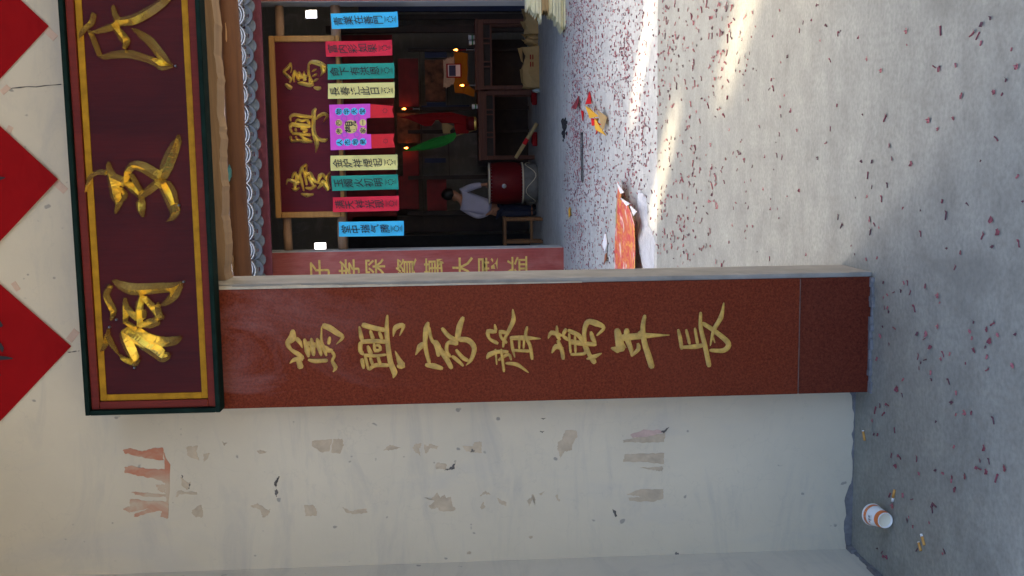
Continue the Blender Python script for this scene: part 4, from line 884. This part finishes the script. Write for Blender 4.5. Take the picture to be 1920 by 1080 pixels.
# ================================================================== LITTER ON THE FLOOR
D0, ds = (1040, 140), 739/260
def dpt(x, y, z=-.012): return fl(D0[0]+x/ds, D0[1]+y/ds, z)
def litter(pts, mat, name, lab, cat, z=.0, th=.004, lift=0, group=None, wav=.0):
    P = [dpt(*p) for p in pts]; o = MB().prism([(p.x, p.y, -.011+z+lift*i/len(P)+wav*abs(math.sin(i*2.3))) for i, p in enumerate(P)], (0, 0, th)).build(name, mat); return grp(o, lab, cat, group)
litter([(130,115),(142,150),(135,185),(118,175)], simple('dark_red_paper', (.22, .02, .03), .8), 'paper_pennant', 'crumpled dark red pennant beside the black ash clump', 'pennant', 0, .01, .05, 'torn pennants on the courtyard floor', .02)
litter([(190,88),(205,155),(180,158)], 'p_flagred', 'paper_pennant', 'bright red triangular pennant pointing away from the tongs', 'pennant', 0, .006, .03, 'torn pennants on the courtyard floor', .01)
litter([(142,190),(158,195),(158,248)], 'p_flagred', 'paper_pennant', 'narrow red pennant at the end of the tongs', 'pennant', 0, .006, .02, 'torn pennants on the courtyard floor')
litter([(222,318),(232,255),(240,300)], 'p_flagred', 'paper_pennant', 'small red pennant lying against the broken box', 'pennant', 0, .006, .02, 'torn pennants on the courtyard floor')
cb = empty('broken_box', dpt(265, 270)); grp(cb, 'broken paper box with yellow and red faces lying on its side', 'box')
for pts, mt, lf in (([(205,180),(215,165),(248,222),(240,232)], 'p_flagyellow', .10), ([(250,215),(265,190),(288,225),(292,300),(272,262)], 'p_card', .06), ([(245,235),(260,235),(285,325),(262,290)], 'p_flagyellow', .08), ([(242, 233), (252, 232), (266, 268), (256, 272)], 'p_flagred', .1)):
    P = [dpt(*p) for p in pts]; MB().prism([(p.x, p.y, -.011+lf*(.2+.8*(i % 2))) for i, p in enumerate(P)], (0, .004, .006)).build('panel', mt, cb)
# ash clump
ap = dpt(58, 275); mb = MB()
for i in range(26):
    q = ap+Vector((random.gauss(0, .06), random.gauss(0, .16), 0)); r_ = random.uniform(.02, .05)
    mb.lathe([(r_, 0), (r_*.8, r_*.5), (r_*.2, r_*.8)], 7, Matrix.Translation((q.x, q.y, -.012)))
grp(mb.build('ash_heap', 'cloth_dark'), 'small black heap of ash near the tongs', 'ash')
# tongs
ta, tb_, = dpt(150, 310), dpt(153, 573); tg = empty('fire_tongs', (ta+tb_)/2); grp(tg, 'long thin wire tongs lying on the courtyard floor', 'tongs')
for s_ in (-1, 1):
    o_ = Vector((0, .06*s_, .012)); MB().tube([ta+o_*1.0, ta.lerp(tb_, .3)+o_*1.2, ta.lerp(tb_, .95)+o_, tb_+Vector((0, 0, .012))], .0065, 8).build('prong', 'wire', tg, True)
MB().tube([ta+Vector((0, -.065, .014)), ta+Vector((0, .065, .014))], .006, 8).build('bow', 'wire', tg)
MB().lathe([(.03, 0), (.03, .012)], 12, Matrix.Translation(ta.lerp(tb_, .22)+Vector((0, 0, .018)))).build('rivet', 'metal', tg)
# printed wrapper and plastic film
wr = empty('printed_wrapper', dpt(370, 850)); grp(wr, 'large flattened orange-red printed wrapper with torn white edge', 'wrapper')
P = [dpt(*p, .05) for p in [(320,570),(345,590),(365,630),(352,665),(400,690),(432,745),(440,800),(434,920),(428,1050),(420,1180),(300,1180),(305,1050),(303,940),(305,820),(315,790),(318,680)]]
zz_ = [.02, .05, .06, .05, .07, .08, .07, .055, .05, .05, .03, .02, .02, .015, .02, .02]
MB().prism([(p.x, p.y, z) for p, z in zip(P, zz_)], (0, 0, .004)).build('printed_face', 'wrapper', wr)
for e in ([(325,560),(345,575),(370,628),(364,634)], [(352,660),(362,655),(402,688),(396,700)], [(402,702),(420,700),(437,730),(434,752)]):
    Q = [dpt(*p, .06) for p in e]; MB().prism([(p.x, p.y, .058+.02*(i % 2)) for i, p in enumerate(Q)], (0, 0, .004)).build('torn_edge', 'p_white', wr)
Q = [dpt(*p, .0) for p in [(340,620),(360,660),(400,720),(425,790),(420,1150),(330,1150),(330,760)]]; MB().prism([(p.x, p.y, -.010) for p in Q], (0, 0, .02)).build('inner_card', 'p_card', wr)
fm = MB(); n_ = 14; vs = []
ctrL = [(455,625),(446,700),(440,800),(440,890),(458,960),(480,1040),(485,1150)]; ctrR = [(490,640),(496,720),(500,790),(518,840),(537,890),(534,1000),(528,1150)]
m_ = 8
for i, (l_, r_) in enumerate(zip(ctrL, ctrR)):
    for j in range(m_+1):
        t = j/m_; p = dpt(l_[0]+(r_[0]-l_[0])*t, l_[1]+(r_[1]-l_[1])*t); vs.append((p.x+random.uniform(-.02, .02), p.y, -.008+random.uniform(0, .05)*math.sin(math.pi*t)))
fm.add(vs, [(i*(m_+1)+j, i*(m_+1)+j+1, (i+1)*(m_+1)+j+1, (i+1)*(m_+1)+j) for i in range(6) for j in range(m_)])
grp(fm.build('plastic_film', 'film', smooth=True), 'crumpled clear plastic film lying beside the printed wrapper', 'plastic film')
litter([(270,850),(278,848),(287,905),(279,945),(268,905)], 'p_white', 'paper_dart', 'small white paper twist beside the printed wrapper', 'paper', 0, .01, .02)
litter([(270,960),(282,950),(285,985),(277,1015)], simple('brown_leaf', (.30, .10, .04), .8), 'dry_leaf', 'small brown curled leaf beside the printed wrapper', 'leaf', 0, .006, .03)
litter([(75,720),(85,705),(92,745),(86,765)], 'p_flagyellow', 'paper_shred', 'small yellow paper shred in front of the inscribed pillar', 'paper', 0, .004, .03)

# ---- paper cup lying by the wall
cb_, ct_ = fl(1669, 971, .035), fl(1622, 970, .036)
b0 = fl(1661, 976, .030); ax = Vector((-.12, 1.0, .0)).normalized()
cl = .086; T = Matrix.Translation(b0+Vector((0, -.005, .0))) @ (ax+Vector((0, 0, -.07))).normalized().to_track_quat('Z', 'Y').to_matrix().to_4x4()
T = Matrix.Translation((b0.x, b0.y, .031)) @ (ax+Vector((0, 0, .085))).normalized().to_track_quat('Z', 'Y').to_matrix().to_4x4()
cupo = empty('paper_cup', (b0.x, b0.y, 0)); grp(cupo, 'white paper cup with orange bands lying on its side by the wall', 'cup')
R0, R1 = .0250, .0355
rad_ = lambda t: R0+(R1-R0)*t
MB().lathe([(R0*.90, .012), (R0*.92, 0), (R0, 0), (R1, cl)], 40, T, False, False).build('cup_wall', 'cup_white', cupo, True)
MB().lathe([(R1, cl-.002), (R1+.002, cl-.0005), (R1+.0015, cl+.002), (R1-.001, cl+.001)], 40, T, False, False).build('rim', 'cup_white', cupo, True)
MB().lathe([(R0*.95, .0095), (.001, .0096)], 40, T, False, False).build('cup_base', 'p_cream', cupo)
for t0, t1 in ((.03, .27), (.78, .93)): MB().lathe([(rad_(t0)+.0004, t0*cl), (rad_(t1)+.0004, t1*cl)], 40, T, False, False).build('orange_band', 'cup_orange', cupo, True)
# print on the side of the cup that faces the room
up = Vector((0, -.35, 1)).normalized(); Ti = T.inverted().to_3x3() @ up; a0 = math.atan2(Ti.y, Ti.x)
def cupmark(da, t, w_, h_, mat):
    mb = MB(); vs = []
    for k in range(5):
        an = a0+da+(k/4-.5)*w_
        for tt in (t-h_/2, t+h_/2): vs.append(tuple(T @ Vector(((rad_(tt)+.0006)*math.cos(an), (rad_(tt)+.0006)*math.sin(an), tt*cl))))
    mb.add(vs, [(2*k, 2*k+1, 2*k+3, 2*k+2) for k in range(4)]).build('printed_mark', mat, cupo)
for da in (-.16, .16):
    for tt, hh in ((.60, .03), (.55, .02), (.51, .025)): cupmark(da, tt, .24, hh, 'ink')
cupmark(-.42, .6, .16, .08, 'cup_orange')
for da in (-.12, .1, .3): cupmark(da, .43, .12, .03, 'residue')
for da in (-.9, -.45, .0, .45, .9): cupmark(da, .855, .14, .05, 'residue')

# ---- cigarette ends
def cig(x, y, x2, y2, wfrac, lab):
    a, b_ = fl(x, y, .004), fl(x2, y2, .004); d = (b_-a); L = min(.045, max(.028, d.length)); d = d.normalized(); b_ = a+d*L
    o = empty('cigarette_end', (a.x, a.y, 0)); grp(o, lab, 'cigarette end', 'cigarette ends on the porch floor')
    m_ = a.lerp(b_, wfrac); MB().tube([a, m_], .0040, 12).build('paper', 'cigwhite', o, True); MB().tube([m_, b_], .0041, 12).build('filter', 'filter', o, True)
    return o
cig(1673, 940.5, 1678, 914, .35, 'cigarette end with burnt tip lying beside the paper cup'); cig(1727, 1001, 1733, 1022, .25, 'longer cigarette end with pale tip, one of two lying together'); cig(1722, 1016, 1726, 1031, .08, 'short orange cigarette end, one of two lying together')
cig(1618, 807, 1621, 826, .1, 'orange cigarette end lying along the foot of the plaster wall')

# ---- firecracker scraps
def scrap_mesh(seed, L=.03):
    rnd = random.Random(seed); mb = MB(); r_ = rnd.uniform(.0020, .0032); c = rnd.uniform(-.12, .12)
    if seed % 3 != 2:
        pts = [(L*(t-.5), c*L*(t-.5)**2*2, r_*.8+rnd.uniform(0, .0015)) for t in (0, .35, .7, 1)]
        mb.tube(pts, [r_*rnd.uniform(.8, 1.15), r_, r_*rnd.uniform(.85, 1.1), r_*rnd.uniform(1, 1.5)], 6)
        if seed % 2: mb.add([(L*.3, 0, .001), (L*.62, -.006, .004), (L*.75, .005, .007), (L*.42, .008, .003)], [(0, 1, 2, 3)])
    else:                                          # torn, curled shred
        n_ = 5; vs = []
        for i in range(n_):
            t = i/(n_-1); h = .001+.006*rnd.random(); w_ = (.003+.005*math.sin(math.pi*t))*rnd.uniform(.6, 1.3)
            vs += [(L*(t-.5)*1.1, -w_+rnd.uniform(-.002, .002), h), (L*(t-.5), w_+rnd.uniform(-.002, .002), .001+.008*rnd.random())]
        mb.add(vs, [(2*i, 2*i+2, 2*i+3, 2*i+1) for i in range(n_-1)])
    return mb
M['scrap3'] = simple('firecracker_pink', (.40, .13, .14), .85, .35, 60, 0, .2)
SC = []; SLEN = (.013, .026, .018, .010, .030, .022, .015, .024, .020, .028, .012, .017)
for i in range(12):
    o = scrap_mesh(i, SLEN[i]).build('firecracker_scrap', ('scrap', 'scrap', 'scrap3', 'scrap2')[i % 4]); SC.append(o.data); bpy.data.objects.remove(o)
LABS = 'spent dark red firecracker paper tube lying on the concrete floor'
places = []
Za, sa = (1500, 480), 1080/420
for x, y in ((405,128),(424,187),(453,176),(410,250),(402,342),(456,347),(392,388),(432,423),(373,497),(505,130),(521,132),(490,170),(533,178),(555,255),(569,375),(600,400),(612,375),(632,440),(605,500),(572,487),(585,515),(577,540),(634,563),(637,597),(720,607),(668,338),(676,225),(668,190),(607,145),(749,57),(840,320),(823,365),(832,397),(903,353),(931,328),(917,408),(958,382),(897,440),(840,452),(905,487),(1042,377),(801,518),(905,550),(1030,530),(694,475),(683,495),(725,473),(757,660),(735,705),(755,765),(798,755),(829,755),(660,797),(500,597),(470,640),(495,672),(388,722),(365,742),(404,760),(352,793),(424,718),(458,840),(361,860),(377,862),(443,962),(484,970),(465,1013),(566,980),(578,1050),(657,1033),(692,1047),(735,1065),(870,985),(866,1025),(900,1040),(914,992),(990,1022),(890,925),(746,920),(936,795),(798,1062),(950,1070),(405,200),(430,270),(425,250)):
    places.append((Za[0]+x/sa, Za[1]+y/sa))
Zb, sb2 = (1400, 0), 1123/520
for x, y in ((650,125),(651,182),(787,125),(915,140),(938,145),(952,175),(955,100),(990,75),(455,150),(375,130),(383,125),(370,140),(300,163),(215,125),(265,80),(290,20),(230,92),(325,105),(340,245),(490,238),(547,285),(762,272),(782,278),(850,265),(872,387),(1002,375),(1037,382),(1053,326),(1097,270),(1075,200),(740,487),(838,478),(776,522),(1013,560),(949,652),(667,663),(590,642),(580,588),(511,655),(468,655),(368,427),(180,447),(135,430),(140,470),(120,577),(75,633),(290,640),(322,580),(207,527),(472,465),(562,480),(340,522),(492,710),(508,758),(571,752),(490,795),(548,807),(442,800),(635,842),(705,853),(795,815),(810,875),(897,828),(500,888),(520,910),(538,920),(503,940),(372,880),(392,912),(385,915),(425,995),(707,948),(813,1005),(868,1022),(957,957),(1018,940),(993,892),(997,998),(1105,988),(1100,715),(1122,815),(242,1030),(98,845),(215,770),(165,795),(530,1045),(487,1050),(375,1065),(440,1030)):
    places.append((Zb[0]+x/sb2, Zb[1]+y/sb2))
Zc = (1560, 900)
for x, y in ((655,170),(805,172),(905,220),(1165,290),(1135,340),(850,450),(870,420),(918,525),(1100,480),(510,770),(565,815),(625,870),(600,865),(960,785),(1255,830),(1270,800),(1350,10),(1390,105),(690,290)): places.append((Zc[0]+x/6, Zc[1]+y/6))
# clumps further off: denser towards the courtyard
clumps = [(random.uniform(-1.0, 2.2), random.uniform(7.2, 12.9), random.uniform(.1, .5)) for _ in range(75)]
far = []
for _ in range(2600):
    c = random.choice(clumps); far.append((c[0]+random.gauss(0, c[2]), c[1]+random.gauss(0, c[2]*.9)))
for _ in range(1500): far.append((random.uniform(-1.6, 3.0), random.triangular(8.8, 13.0, 11.5)))
for _ in range(1300): far.append((random.uniform(-2.2, 3.4), random.uniform(6.95, 13.2)))
mid = [(random.uniform(-.6, 1.6), 4.0+2.9*random.random()**.7) for _ in range(420)]
for _ in range(30):
    c = (random.uniform(-.5, 1.4), random.uniform(4.6, 6.9)); mid += [(c[0]+random.gauss(0, .07), c[1]+random.gauss(0, .1)) for _ in range(7)]
near = [fl(x, y) for x, y in places]; near = [(p.x, p.y) for p in near]
blocked = lambda x, y: (YG-.03 < y < YW+.2 and (x < XJ+.03 or x > XR-.03)) or x < XL+.02 and y < YW
allp = [p for p in near+mid if not blocked(*p)]
allp.sort(key=lambda p: p[0]**2+p[1]**2)
for i, (x, y) in enumerate(allp[:295]):
    o = bpy.data.objects.new('firecracker_scrap', SC[random.randrange(12)]); COL.objects.link(o)
    z = 0 if y < YS else -.012
    s_ = random.uniform(.5, .95); o.location = (x, y, z+.0006); o.rotation_euler = (0, random.uniform(-.06, .06), random.gauss(0, .8)); o.scale = (s_, s_*random.uniform(.9, 1.5), s_)
    tag(o, LABS, 'firecracker', 'spent firecrackers scattered on the porch floor')
mbs = [MB(), MB(), MB()]
for (x, y) in allp[295:]+far:
    if blocked(x, y): continue
    k = random.choice((0, 0, 1, 2, 2)); me = random.choice(SC); a = random.uniform(-1.5, 1.5); s_ = random.uniform(.7, 1.5)
    ca, sa_ = math.cos(a)*s_, math.sin(a)*s_; z = 0.0006 if y < YS else -.0114
    mbs[k].add([(x+ca*v.co.x-sa_*v.co.y, y+sa_*v.co.x+ca*v.co.y, z+v.co.z*s_) for v in me.vertices], [tuple(p.vertices) for p in me.polygons])
for mb, mt, lab in zip(mbs, ('scrap', 'scrap2', 'scrap3'), ('dense carpet of red firecracker paper scraps on the courtyard floor', 'darker burnt firecracker scraps strewn over the courtyard floor', 'faded pink firecracker scraps strewn over the courtyard floor')):
    tag(mb.build('firecracker_litter', mt), lab, 'litter', kind='stuff')
